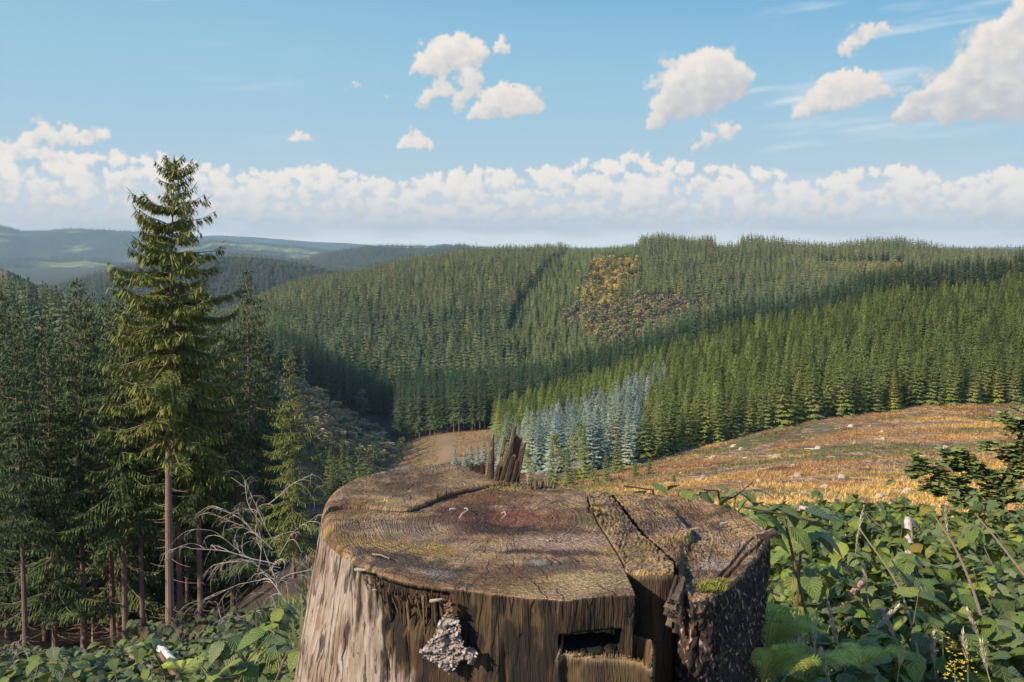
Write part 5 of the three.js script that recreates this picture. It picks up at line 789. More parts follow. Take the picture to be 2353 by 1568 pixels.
block({                                                                 // the dished slab with its bark
  name: 'dished_slab', wallName: 'bark', wallLabel: 'dark scaly bark', wallMat: barkSide, drop: 0.628, deep: 0.5, rings: 70, centre: [1590, 1225],
  outline: [[1403, 1133, 1], [1421, 1150], [1446, 1181], [1471, 1213], [1498, 1241], [1527, 1268], [1552, 1292], [1560, 1318, 1], [1567, 1350, 0, 0.008], [1592, 1376, 1, 0.006], [1622, 1373, 0, 0.006], [1660, 1358, 0, 0.006], [1700, 1325, 0, 0.006], [1735, 1286, 0, 0.006], [1757, 1252, 0, 0.008], [1767, 1232, 0, 0.01], [1757, 1210, 0, 0.012], [1722, 1185, 0, 0.014], [1660, 1160, 0, 0.014], [1600, 1146, 0, 0.014], [1540, 1137, 0, 0.014], [1480, 1131, 0, 0.014], [1430, 1130, 0, 0.014]],
  relief: (x, z, d, q) => -0.018 * sst(0.0, 0.10, d) * sst(1500, 1570, q.X) - 0.012 * sst(0.004, 0.001, lineDist(RIM, x, z)) - 0.012 * sst(0.004, 0.001, lineDist(RIM2, x, z)) + 0.006 * fbm(x * 30, z * 30, 4) + 0.003 * noise(x * 150, z * 150),
  flare: (q) => (q.Y > 1320 && q.X < 1640 ? 0.02 : -0.05), disp: (q, d) => { const c = cells(q.s * 70 + 0.8 * noise(q.s * 30, d * 30), d * 30); return 0.0055 * sst(0.05, 0.5, c[1] - c[0]) + 0.009 * fbm(q.s * 26, d * 12, 4) + 0.002 * noise(q.s * 190, d * 90) - 0.022 * sst(0.3, 0.5, noise(q.s * 11 + 4, d * 3.0 + 2)) * sst(0.02, 0.08, d); },
  tone: (q, d) => { const n = fbm(q.s * 16, d * 10, 3); let c = mixc([0.62, 0.56, 0.52], [1.0, 0.88, 0.78], sst(-0.2, 0.4, n)); c = mixc(c, [0.25, 0.22, 0.22], 0.8 * sst(0.1, 0.35, fbm(q.s * 9 + 3, d * 4, 3))); if (q.X < 1600 && q.Y > 1290 && q.X < 1592) c = mixc(c, [1.6, 0.95, 0.6], 0.5 * sst(-0.1, 0.3, n)); return c; },
});
block({                                                                 // the lower ledge left under the saw slot
  name: 'hinge_ledge', label: 'stained ledge with a frayed upper edge under the slot', wallName: 'ledge_face', drop: DROP + slotLow + 0.001, deep: 0.25, rings: 16, step: 0.003,
  outline: [[1281, 1508, 1, 0.004], [1297, 1500, 0, 0.004], [1330, 1503, 0, 0.004], [1347, 1507, 0, 0.004], [1390, 1507, 0, 0.004], [1431, 1508, 0, 0.004], [1455, 1512, 0, 0.004], [1478, 1519, 0, 0.004], [1499, 1532, 1, 0.004], [1502, 1500, 0], [1500, 1470, 1], [1390, 1440], [1290, 1445, 1]],
  disp: (q, d) => 0.7 * fibres(q.s, d) + 0.006 * Math.sin(q.s * 22) * sst(0, 0.05, d) + 0.004, relief: (x, z, d) => 0.003 * noise(x * 260, z * 80) - 0.07 * sst(0.004, 0.012, d), flare: () => 0.02,
  tone: (q, d) => { const n = fbm(q.s * 20, d * 9, 4); const c = mixc([0.23, 0.16, 0.075], [0.12, 0.072, 0.042], sst(-0.2, 0.3, n)); return mixc(mixc(c.map((v) => v * 0.65), [0.03, 0.024, 0.022], 0.9 * sst(-0.08, 0.16, fbm(q.s * 26 + 8, d * 13 + 4, 3))), [0.5, 0.38, 0.2], sst(0.008, 0.001, d) * 0.6); },
});
// splinters: torn strips of wood
function shard(base, tip, w0, w1, th, seed, tone) {                     // base and tip in metres (world)
  const r = rng(seed), G = new GB(), N = 7, ax = new THREE.Vector3(tip[0] - base[0], tip[1] - base[1], tip[2] - base[2]), L = ax.length(); ax.normalize();
  const s = new THREE.Vector3(1, 0, 0.25 * (r() - 0.5)).addScaledVector(ax, -ax.x).normalize(), f = ax.clone().cross(s), rings = [], M = 7, prof = Array.from({ length: M }, () => 0.65 + 0.6 * r());
  for (let k = 0; k <= N; k++) {
    const t = k / N, w = lerp(w0, w1, t) * (0.85 + 0.3 * r()), h = th * lerp(1, 0.55, t), ring = [];
    for (let j = 0; j < M; j++) { const a = j / M * 6.283, e = prof[j] * (0.9 + 0.2 * r()), jag = k === N ? L * 0.22 * (r() - 0.6) : k === N - 1 ? L * 0.08 * (r() - 0.5) : 0, cx = Math.cos(a) * w * 0.5 * e, cy = Math.sin(a) * h * 0.5 * e; ring.push([base[0] + ax.x * (L * t + jag) + s.x * cx + f.x * cy - ST.x, base[1] + ax.y * (L * t + jag) + s.y * cx + f.y * cy, base[2] + ax.z * (L * t + jag) + s.z * cx + f.z * cy - ST.z]); }
    rings.push(ring);
  }
  const uvs = [], put = (a, b, c, k) => G.tri(a, b, c, k, k, k);
  for (let k = 0; k < N; k++) for (let j = 0; j < M; j++) { const j2 = (j + 1) % M, q = 0.8 + 0.4 * r(), c = tone.map((v) => v * q); put(rings[k][j], rings[k][j2], rings[k + 1][j2], c); put(rings[k][j], rings[k + 1][j2], rings[k + 1][j], c); for (const [jj, kk] of [[j, k], [j + 1, k], [j + 1, k + 1], [j, k], [j + 1, k + 1], [j, k + 1]]) uvs.push((jj / M) * w0 * 3 + seed * 0.137, kk / N * L); }
  const top = rings[N], m = [0, 1, 2].map((i) => top.reduce((a, q) => a + q[i], 0) / M); for (let j = 0; j < M; j++) { put(top[j], top[(j + 1) % M], m, tone.map((v) => v * 1.3)); uvs.push(0, 0, 0.004, 0, 0.002, 0.004); }
  const g = G.geo(); g.setAttribute('uv', new THREE.Float32BufferAttribute(uvs, 2)); return g;
}
const WOODS = [[0.26, 0.195, 0.13], [0.15, 0.105, 0.075], [0.38, 0.30, 0.20], [0.09, 0.065, 0.05]];
(() => {
  const r = rng(515), dB = 2.26;
  const at = (X, Y, d = dB) => atDepth(X, Y, d);
  const tall = [[1127, 1093, 1130, 1001, 20, 2.27, 0], [1120, 1090, 1127, 1030, 14, 2.26, 2], [1140, 1097, 1158, 1007, 15, 2.25, 2], [1150, 1100, 1166, 1030, 10, 2.24, 0], [1155, 1104, 1183, 977, 17, 2.23, 0], [1165, 1106, 1188, 1004, 15, 2.24, 1], [1174, 1110, 1195, 1008, 18, 2.25, 0], [1184, 1113, 1203, 1020, 17, 2.24, 1], [1148, 1108, 1172, 1040, 18, 2.21, 1], [1162, 1112, 1180, 1050, 16, 2.20, 3], [1177, 1115, 1190, 1060, 14, 2.20, 3], [1108, 1084, 1108, 1066, 12, 2.27, 1], [1098, 1080, 1096, 1068, 14, 2.29, 3], [1085, 1076, 1083, 1067, 12, 2.31, 1], [1139, 1104, 1146, 1070, 14, 2.21, 1], [1130, 1098, 1128, 1062, 12, 2.22, 3]];
  tall.forEach(([X, Y, X2, Y2, w, d, c], i) => part('splinter', shard(at(X, Y + 4, d), at(X2, Y2, d - 0.01), w / FL * d, w / FL * d * (Y2 < 1010 ? 0.62 : 0.8), w / FL * d * 0.5, 520 + i, WOODS[c]), rawWood, stump));
  for (let i = 0; i < 34; i++) { const X = 1184 + 90 * ((i + 1.6 * (r() - 0.5)) / 33), Y = 1121 + 5 * r() - 6 * sst(1200, 1180, X), h = (i % 3 ? 10 + 32 * r() * r() * sst(1278, 1258, X) + 8 * r() : 6 + 12 * r()), w = 3 + 9 * r() * r(), d = 2.16 + 0.05 * r(); part('splinter', shard(at(X, Y, d), at(X + 9 * (r() - 0.35), Y - h, d), w / FL * d, w / FL * d * (0.12 + 0.5 * r()), w / FL * d * 0.7, 560 + i, WOODS[Math.floor(r() * 4)]), rawWood, stump); }
  for (let i = 0; i < 8; i++) { const X = 1004 + 26 * r() * (i < 4 ? 1 : 1), p = pl(1000 + 5 * i, 1142 - 1.6 * i, 0.605); part('splinter', shard([p[0], EYE - 0.61, p[1]], [p[0] + 0.004 * (r() - 0.5), EYE - 0.605 + 0.012 * r(), p[1]], 0.006, 0.003, 0.005, 610 + i, WOODS[i % 2]), rawWood, stump); void X; }
  for (const [X, Y, X2, Y2, d] of [[1352, 1178, 1350, 1163, 1.93], [1360, 1180, 1362, 1166, 1.93]]) part('splinter', shard(at(X, Y, d), at(X2, Y2, d), 0.011, 0.008, 0.008, 622 + X, WOODS[3]), rawWood, stump);
  // fibres standing off the flank under the rim
  const front = (X, depth, out) => { const q = A.reduce((a, b) => (b.Y > 1280 && Math.abs(b.X - X) < Math.abs(a.X - X) ? b : a), A.find((b) => b.Y > 1330)); return [q.x + q.nx * out, q.y - depth, q.z + q.nz * out]; };
  for (let i = 0; i < 90; i++) { const X = 838 + 195 * r(), t = 0.006 + 0.018 * r() + (X > 900 && X < 960 ? 0.010 : 0), L = 0.012 + 0.085 * r() * r(), lean = 14 * (r() - 0.6); part('splinter', shard(front(X + lean, t + L, -0.012 + 0.008 * r()), front(X, t, -0.006 + 0.016 * r()), 0.0015 + 0.008 * r() * r(), 0.001 + 0.004 * r(), 0.003, 640 + i, [[0.14, 0.095, 0.06], [0.22, 0.155, 0.085], [0.09, 0.065, 0.045], [0.32, 0.23, 0.12]][i % 4]), rawWood, stump); }
  for (const [X, Y, X2, Y2, w] of [[832, 1335, 862, 1322, 0.010], [1000, 1362, 1028, 1348, 0.012], [868, 1368, 884, 1360, 0.005]]) part('splinter', shard(front(X, depthAt(Y, 1.56), 0.012), front(X2, depthAt(Y2, 1.56), 0.02), w * 0.8, w, w * 0.6, 700 + X, [0.7, 0.6, 0.48]), rawWood, stump);
  part('splinter', shard(at(1750, 1236, 1.80), at(1785, 1222, 1.78), 0.045, 0.03, 0.014, 731, [0.30, 0.24, 0.2]), rawWood, stump).userData.label = 'grey plate of wood sticking out sideways past the rim';
  for (let i = 0; i < 16; i++) { const X = 1553 + 22 * r(), Y = 1322 + 24 * r(); part('splinter', shard(at(X - 14 - 10 * r(), Y + 130 * (0.4 + 0.6 * r()), 1.50), at(X, Y, 1.54), 0.010 + 0.01 * r(), 0.006, 0.008, 740 + i, WOODS[[1, 3, 3, 0][i % 4]]), rawWood, stump); }
  // frayed edge of the ledge
  for (let i = 0; i < 40; i++) { const X = 1290 + 205 * r(), Y = along([[1281, 1506], [1297, 1498], [1347, 1505], [1431, 1506], [1478, 1517], [1499, 1531]], X); part('splinter', shard(at(X, Y + 4, 1.452), at(X + 2 * (r() - 0.5), Y - 1 - 3 * r(), 1.45), 0.003, 0.0015, 0.002, 780 + i, [0.42, 0.32, 0.18]), rawWood, stump); }
  // twigs, chips and moss lying on the cut
  const twig = (pts, rad, tone) => { const g = new GB(); g.tube(pts.map(([X, Y, up]) => { const p = pl(X, Y, DROP - 0.004); return [p[0] - ST.x, EYE - DROP + 0.006 + (up ?? 0), p[1] - ST.z]; }), rad, rad * 0.6, 5, tone); const q = g.geo(); q.setAttribute('uv', new THREE.Float32BufferAttribute(new Float32Array(q.attributes.position.count * 2), 2)); return q; };
  const lying = (name, label, cat, geo, m = CUT) => { const o = part(name, geo, m); o.position.set(ST.x, 0, ST.z); tag(o, label, cat); };
  lying('dry_twig', 'pale forked dry twig lying on the reddish heart of the stump', 'twig', mergeGeometries([twig([[1055, 1193], [1062, 1188, 0.006], [1075, 1182, 0.008], [1073, 1175, 0.005], [1067, 1170]], 0.0016, [0.6, 0.5, 0.4]), twig([[1075, 1182, 0.008], [1080, 1180]], 0.0012, [0.6, 0.5, 0.4])]));
  lying('dry_twig', 'hooked thin dry twig on the rings in the middle of the stump', 'twig', twig([[1153, 1193], [1162, 1189, 0.004], [1160, 1184, 0.006], [1152, 1181]], 0.0013, [0.6, 0.5, 0.4]));
  lying('dry_twig', 'straight reddish twig near the front rim of the stump', 'twig', twig([[856, 1276], [875, 1281, 0.003], [895, 1286]], 0.0018, [0.34, 0.22, 0.14]));
  lying('wood_chip', 'short white wood chip near the rings of the stump', 'wood chip', twig([[1033, 1173], [1046, 1171]], 0.003, [0.68, 0.58, 0.48]));
  lying('wood_chip', 'pale wood chip in the dish of the bark-rimmed slab', 'wood chip', twig([[1655, 1186 + 20], [1672, 1183 + 20]], 0.003, [0.66, 0.56, 0.44]));
  lying('wood_chip', 'thin tan chip lying across the dished slab', 'wood chip', twig([[1585, 1220], [1606, 1216]], 0.0025, [0.55, 0.44, 0.3]));
  const mossy = (X, Y, n0, R, H0, tone, label, dr = DROP) => { const n = n0 * 2, H = H0 * 0.62, g = new GB(), c = pl(X, Y, dr); for (let i = 0; i < n; i++) { const a = r() * 6.28, q = R * Math.sqrt(r()), x = c[0] + Math.cos(a) * q * 1.5 - ST.x, z = c[1] + Math.sin(a) * q - ST.z, L = H * (0.5 + 0.8 * r()), b = r() * 6.28, k = 0.7 + 0.6 * r(), t = tone.map((v) => v * k); for (let m = 0; m < 5; m++) { const e = b + m * 1.25; g.strip([x, EYE - dr + 0.002 + L * m * 0.12, z], [Math.cos(e) * 0.8, 0.6 + 0.3 * r(), Math.sin(e) * 0.8], L, L * 0.12, [-Math.sin(e), 0, Math.cos(e)], t, t.map((v) => v * 1.25), 0); } } const o = part('moss', g.geo(), CUT); o.position.set(ST.x, 0, ST.z); tag(o, label, 'moss'); };
  mossy(882, 1163, 40, 0.014, 0.012, [0.55, 0.47, 0.10], 'yellow moss tuft in the step between the lobe and the ringed face');
  mossy(1632, 1358, 110, 0.022, 0.013, [0.20, 0.20, 0.035], 'bright green moss on the front corner of the bark rim', 0.632);
  mossy(1655, 1342, 30, 0.010, 0.010, [0.22, 0.20, 0.035], 'small green moss cushion just behind the bright moss on the bark rim', 0.632);
  mossy(1366, 1176, 24, 0.007, 0.010, [0.45, 0.38, 0.07], 'yellow moss wisp beside two black stubs on the stump');
  mossy(1000, 1258, 16, 0.012, 0.004, [0.5, 0.48, 0.10], 'yellow specks of moss in the middle of the stump front');
  mossy(1160, 1122, 90, 0.04, 0.007, [0.34, 0.31, 0.07], 'olive moss band below the splintered rim of the stump');
  mossy(1370, 1128, 60, 0.03, 0.006, [0.30, 0.29, 0.06], 'olive moss on the back end of the narrow strip');
  // plate of loose bark with pale lichen
  const poly = [[1044, 1388], [1052, 1405], [1053, 1430], [1062, 1436], [1070, 1452], [1066, 1476], [1078, 1488], [1098, 1494], [1106, 1505], [1103, 1520], [1095, 1532], [1080, 1522], [1062, 1535], [1058, 1552], [1044, 1562], [1036, 1542], [1022, 1548], [1004, 1536], [990, 1538], [986, 1515], [1000, 1494], [1012, 1476], [1020, 1448], [1030, 1430], [1032, 1408]];
  const inside = (X, Y) => { let c = false; for (let i = 0, j = poly.length - 1; i < poly.length; j = i++) { const a = poly[i], b = poly[j]; if ((a[1] > Y) !== (b[1] > Y) && X < (b[0] - a[0]) * (Y - a[1]) / (b[1] - a[1]) + a[0]) c = !c; } return c; };
  const g = new GB(), st = 1.5, crease = (X, Y) => Math.abs(noise(X * 0.05 + 0.5 * noise(Y * 0.06, X * 0.06), Y * 0.05)) + 0.5 * Math.abs(noise(X * 0.11 + 5, Y * 0.11)) + 0.3 * Math.abs(noise(X * 0.24, Y * 0.24 + 5)), hgt = (X, Y) => { const e = crease(X, Y); return 0.014 + 0.016 * Math.min(1, e) + 0.012 * fbm(X * 0.05, Y * 0.05, 4) + 0.006 * sst(1440, 1520, Y); }, pt = (X, Y) => { const x = X + 2.5 * noise(X * 0.2, Y * 0.2), y = Y + 2.5 * noise(X * 0.2 + 9, Y * 0.2), p = front(x, depthAt(y, 1.475), hgt(X, Y)); return [p[0] - ST.x, p[1], p[2] - ST.z]; };
  const tone = (X, Y) => { const e = crease(X, Y), n = fbm(X * 0.09, Y * 0.09, 4), k = sst(1415, 1440, Y + 8 * n); return mixc([0.17, 0.10, 0.07], mixc([0.24, 0.19, 0.175], [0.52, 0.46, 0.43], sst(-0.2, 0.35, n)).map((v) => v * (0.58 + 0.46 * sst(0.05, 0.6, e))), k * (n > -0.32 ? 1 : 0.3)); };  // lichen and bark tones, with crease shade and ridge highlights painted in
  for (let Y = 1386; Y < 1564; Y += st) for (let X = 984; X < 1108; X += st) if (inside(X + st / 2 + 3 * noise(X * 0.25, Y * 0.25), Y + st / 2)) { const a = pt(X, Y), b = pt(X + st, Y), c = pt(X + st, Y + st), d = pt(X, Y + st), k = tone(X, Y), kb = tone(X + st, Y), kc = tone(X + st, Y + st), kd = tone(X, Y + st); g.tri(a, d, b, k, kd, kb); g.tri(b, d, c, kb, kd, kc); }
  part('bark_plate', (() => { let q = g.geo(); q.deleteAttribute('normal'); q = mergeVertices(q, 1e-5); q.computeVertexNormals(); return q; })(), CUT, stump).userData.label = 'loose bark plate crusted with whitish lichen';
})();

// ---------- brambles, ferns, grasses and dead wood round the stump ----------
const LEAFTEX = makeTexture(128, 256, (u, v) => {                       // veins and blotches of a bramble leaf: u across, v from stalk to tip
  const x = Math.abs(u - 0.5) * 2, mid = sst(0.06, 0.02, x), sv = (v * 9 - x * 2.6), f = Math.abs(sv - Math.round(sv)), vein = sst(0.16, 0.04, f) * (1 - mid), n = fbm(u * 9, v * 14, 3);
  const k = 0.62 + 0.28 * n + 0.16 * vein + 0.28 * mid - 0.10 * sst(0.3, 0.5, f); return [k, k, k * 0.95, 0.5 - 0.35 * Math.max(vein, mid) + 0.2 * sst(0.1, 0.5, f)];
});
function bladeGeo(seed, o = {}) {                                       // one toothed, folded, drooping leaf, 1 long
  const r = rng(seed), N = 9, W = o.w ?? 0.34, pos = [], uv = [], idx = [], sag = o.sag ?? 0.25, fold = o.fold ?? 0.10, twist = 0.3 * (r() - 0.5);
  for (let i = 0; i <= N; i++) {
    const t = i / N, w = W * Math.pow(Math.sin(Math.PI * Math.pow(t, 0.72)), 0.85) * (1 - 0.25 * t) * (i % 2 ? 1.06 : 0.93), y = -sag * t * t + 0.10 * t, z = t, dr = 0.06 * Math.sin(t * 9 + seed);
    for (const s of [-1, -0.5, 0, 0.5, 1]) { const a = Math.abs(s); pos.push(s * w + twist * t * t * 0.3, y + fold * w / W * (a * 1.3 - a * a * 0.8) + dr * s * w + 0.02 * (r() - 0.5) * a, z); uv.push(0.5 + s * 0.5, t); }
  }
  for (let i = 0; i < N; i++) for (let k = 0; k < 4; k++) { const a = i * 5 + k; idx.push(a, a + 5, a + 1, a + 1, a + 5, a + 6); }
  const g = new THREE.BufferGeometry(); g.setAttribute('position', new THREE.Float32BufferAttribute(pos, 3)); g.setAttribute('uv', new THREE.Float32BufferAttribute(uv, 2)); g.setIndex(idx); g.computeVertexNormals(); return g;
}
const BLADES = [1, 2, 3, 4].map((n) => bladeGeo(40 + n, { sag: 0.15 + 0.12 * n, w: 0.31 + 0.025 * n, fold: 0.04 + 0.03 * n }));
const leafTone = (c) => { const m = new THREE.MeshPhysicalMaterial({ map: LEAFTEX[0], bumpMap: LEAFTEX[1], bumpScale: 0.004, roughness: 0.58, side: THREE.DoubleSide, transmission: 0.25, thickness: 0, specularIntensity: 0.5 }); m.color.setRGB(...c); return m; };
const LEAVES = [[0.25, 0.36, 0.09], [0.34, 0.45, 0.10], [0.21, 0.31, 0.11], [0.43, 0.50, 0.12], [0.33, 0.40, 0.20]].map(leafTone), YELLOW = leafTone([0.42, 0.38, 0.07]), CANE = new THREE.MeshStandardMaterial({ vertexColors: true, roughness: 0.7 });
const M4 = new THREE.Matrix4(), Q4 = new THREE.Quaternion(), E4 = new THREE.Euler();
function bramble(label, group, pos, turn, o, r) {                       // an arching cane with leaves in threes
  const t = thing('bramble', label, 'bramble', pos, turn, group), L = o.L, pts = [], g = new GB(), spine = (s) => [L * 0.75 * s * s * o.arch, L * (s * (1.15 - 0.15 * o.arch) - 0.62 * o.arch * s * s), 0.05 * L * Math.sin(s * 5 + o.seed)];
  for (let i = 0; i <= 8; i++) pts.push(spine(i / 8)); g.tube(pts, 0.0045, 0.002, 5, o.cane ?? [0.16, 0.11, 0.06], [0.13, 0.15, 0.06]);
  const leaves = [];
  for (let k = 0; k < o.nodes; k++) {
    const s = lerp(o.from ?? 0.3, 1, k / (o.nodes - 1)), p = spine(s), az = k * 2.4 + r(), pl0 = 0.05 + 0.05 * r(), up = 0.25 + 0.3 * r(), e = [p[0] + Math.cos(az) * pl0, p[1] + pl0 * up, p[2] + Math.sin(az) * pl0];
    g.tube([p, e], 0.0016, 0.0012, 3, [0.14, 0.15, 0.06]);
    const three = k === o.nodes - 1 ? [0, 1.1, -1.1] : r() < 0.8 ? [0, 1.15, -1.15] : [0];
    for (const a of three) leaves.push([e, az + a, o.leaf * (a ? 0.82 : 1.08) * (0.8 + 0.4 * r()), -0.25 + 0.55 * (r() - 0.5), 0.7 * (r() - 0.5)]);
  }
  part('cane', g.geo(), CANE, t);
  for (const [e, az, sz, pitch, roll] of leaves) { const m = part('leaf', BLADES[Math.floor(r() * 4)], r() < 0.02 ? YELLOW : LEAVES[Math.floor(r() * 5)], t); m.position.set(...e); m.rotation.set(-pitch, Math.PI / 2 - az, roll, 'YXZ'); m.scale.setScalar(sz); }
  return t;
}
// how high the thicket stands: read off the photograph, column and row of its upper surface at a depth
const topY = (X, d) => {                                                // rows of the bramble surface
  const right = [[1.7, 1660], [2.2, 1500], [2.8, 1380], [3.4, 1300], [4.2, 1235], [5.2, 1185], [6.4, 1150], [7.8, 1170]], left = [[2.6, 1700], [3.3, 1600], [4.2, 1535], [5.2, 1490], [6.4, 1460]];
  const h = (k) => heightOf(along(k, d), d); return X > 1100 ? h(right) - 0.30 * sst(1830, 1735, X) * sst(4, 2, d) * 0 : h(left) + 0.16 * sst(420, 660, X) * 1 - 0.04;
};
(() => {
  const r = rng(808); 
  const shoots = [], plant = (X, d, label, group, big = 1) => {
    const x = xAt(X, d), gy = groundAt(x, -d), top = topY(X, d), Hh = Math.max(0.22, top - gy) * (0.80 + 0.32 * r()), arch = 0.35 + 0.4 * r();
    const made = bramble(label, group, [x, gy, -d], r() * 6.28, { L: Hh / (1 - 0.45 * arch), arch, nodes: 5 + Math.floor(2 * r()), leaf: (0.072 + 0.03 * r()) * big, seed: r() * 9, from: 0.45 }, r); shoots.push({ made, X, d, group });
  };
  for (let i = 0; i < 66; i++) { const t = (i + r()) / 66, d = lerp(2.0, 6.3, Math.pow(t, 0.8)), X = lerp(1790 + 20 * d, 2420, r()); plant(X, d, 'leafy bramble shoot in the thicket beside the stump and below the clearing', 'bramble shoots of the thicket by the bark side of the stump'); }
  for (let i = 0; i < 34; i++) { const d = 3.4 + 2.8 * r(), X = -40 + 730 * r(); plant(X, d, 'bramble shoot with greyish leaves in the low thicket before the dark stand', 'bramble shoots of the low thicket before the dark stand', 0.9); }
  ranked(shoots.filter((q) => q.X > 1100), (q) => Math.floor((q.d - 2) / 0.75), (q) => q.X, (q, n, k) => (q.made.userData.label = n + ' bramble shoot from the bark in the ' + k + ' rank of the thicket'));
  ranked(shoots.filter((q) => q.X < 1100), (q) => Math.floor((q.d - 3.4) / 0.95), (q) => q.X, (q, n, k) => (q.made.userData.label = n + ' bramble shoot from the outer edge in the ' + k + ' rank of the low bank'));
  // leaves of the thicket beneath and behind, past counting
  const mk = (n, Xa, Xb, da, db, depthFall) => { const out = []; for (let i = 0; i < n; i++) { const d = lerp(da, db, Math.pow(r(), 0.75)), X = lerp(Xa(d), Xb, r()), x = xAt(X, d), gy = groundAt(x, -d), top = topY(X, d), y = lerp(top, gy, Math.pow(r(), 1.7) * depthFall) + 0.06 * noise(x * 3, d * 3), b = 0.6 + 0.75 * r(), c = [[0.22, 0.33, 0.08], [0.31, 0.42, 0.09], [0.18, 0.27, 0.09], [0.40, 0.46, 0.10], [0.30, 0.37, 0.18]][Math.floor(r() * 5)]; if (y < gy + 0.02 || (d > 5.2 && noise(x * 0.9, d * 0.9) < (d - 5.9) * 0.8 - 0.4)) continue; out.push([x, y, -d, 0.05 + 0.055 * r(), r() * 6.28, r() < 0.015 ? [0.4, 0.32, 0.06] : [c[0] * b, c[1] * b, c[2] * b], null, 0.15 + 0.5 * r(), 0.8 * (r() - 0.5)]); } return out.map((q) => { q[6] = q[3]; return q; }); };
  const WHITE = leafTone([1, 1, 1]);
  BLADES.forEach((g, i) => { scatter('bramble_leaves', ['dense mass of bramble leaves under the shoots beside the bark side of the stump', 'shaded bramble leaves filling the thicket by the bark side', 'lower bramble leaves among the stems by the bark side', 'paler bramble leaves deep in the thicket by the bark side'][i], g, WHITE, mk(2500, (d) => 1735 + 12 * d - 320 * sst(3.2, 4.5, d) * r(), 2560, 1.85, 7.6, 0.8), 'undergrowth'); });
  BLADES.slice(0, 3).forEach((g, i) => { scatter('bramble_leaves', ['greyish bramble leaves covering the bank before the dark stand', 'low bramble leaves of the bank before the dark stand', 'shaded bramble leaves between the shoots before the dark stand'][i], g, WHITE, mk(1900, () => -160, 712, 3.1, 6.9, 0.8).map((t) => { t[5] = [t[5][0] * 1.05, t[5][1] * 0.98, t[5][2] * 1.35]; return t; }), 'undergrowth'); });
  { const out = []; for (let i = 0; i < 5200; i++) { const d = 6.5 + 11 * Math.pow(r(), 0.8), X = 300 + 440 * r(), x = xAt(X, d), y = groundAt(x, -d) + 0.05 + 0.45 * r() * (0.6 + 0.6 * noise(x * 1.3, d * 1.3)), b = 0.5 + 0.6 * r(); out.push([x, y, -d, 0.07 + 0.06 * r(), r() * 6.28, r() < 0.25 ? [0.30 * b, 0.20 * b, 0.11 * b] : [0.20 * b, 0.27 * b, 0.11 * b], null, 0.2 + 0.5 * r(), 0.8 * (r() - 0.5)]); } out.forEach((q) => (q[6] = q[3])); scatter('bramble_leaves', 'dull leaves and litter under the dead twigs between the bank and the bare stems', BLADES[1], WHITE, out, 'undergrowth'); }
  // big blurred-looking leaves reaching over the rim and the bank
  const big = (X, Y, d, n, L, turn, label) => { const t = thing('bramble', label, 'bramble', atDepth(X, Y, d), turn), g = new GB(), gy = groundAt(...[atDepth(X, Y, d)].map((p) => [p[0], p[2]])[0]) - atDepth(X, Y, d)[1]; g.tube([[0.12, gy, 0], [0.10, gy * 0.4, 0.02], [0, 0, 0], [-0.12, 0.03, 0.0]], 0.006, 0.003, 5, [0.17, 0.13, 0.07]); part('cane', g.geo(), CANE, t); for (let k = 0; k < n; k++) { const a = k * 2.39 + r(), m = part('leaf', BLADES[k % 4], LEAVES[Math.floor(r() * 5)], t); m.position.set(-0.03 * k % 0.15 + 0.04 * (r() - 0.5), -0.02 * k * r() + 0.02, 0.04 * (r() - 0.5)); m.rotation.set(0.15 + 0.4 * r(), a, 0.5 * (r() - 0.5), 'YXZ'); m.scale.setScalar(L * (0.7 + 0.5 * r())); } };
  big(1800, 1182, 2.35, 9, 0.11, 0.3, 'bramble spray with large dark leaves hanging beside the stump rim'); big(1845, 1190, 2.6, 9, 0.11, 1.6, 'bramble spray with big drooping leaves just past the stump rim');
  big(1760, 1170, 2.9, 8, 0.09, 2.2, 'bramble spray peeping over the far rim of the dished slab'); big(1650, 1128, 3.2, 6, 0.08, 0.9, 'small bramble spray rising behind the stump against the orange grass'); big(1690, 1140, 3.1, 6, 0.08, 3.9, 'bramble tip with dull leaves behind the stump rim before golden grass');
  big(1500, 1126, 2.9, 3, 0.07, 0.5, 'two bluish bramble leaves showing over the back rim of the stump'); big(1560, 1126, 3.0, 4, 0.07, 2.6, 'bramble leaves rising above the back of the dished slab');
  big(540, 1470, 3.1, 12, 0.105, 0.4, 'bramble with long pale leaves bending over the bank beside the pale flank'); big(620, 1445, 3.0, 12, 0.10, 2.0, 'tall bramble with broad bright leaves close to the pale flank'); big(660, 1500, 2.7, 11, 0.095, 3.4, 'bramble with broad leaves at the foot of the pale flank'); big(560, 1530, 2.7, 11, 0.09, 4.4, 'low bramble with big grey-green leaves on the bank before the flank'); big(640, 1410, 3.3, 8, 0.09, 5.2, 'topmost bramble spray beside the pale flank before the dead twigs');
  big(130, 1500, 3.9, 8, 0.10, 0.4, 'upright bramble shoot standing above the low bank before the dark stand'); big(345, 1478, 3.9, 5, 0.09, 1.5, 'single bramble shoot rising before the pale bare stems'); big(90, 1525, 3.6, 7, 0.09, 2.7, 'leafy bramble shoot at the edge of the bank beside bare twigs');
})();
const DRYWOOD = new THREE.MeshStandardMaterial({ vertexColors: true, roughness: 0.85 });
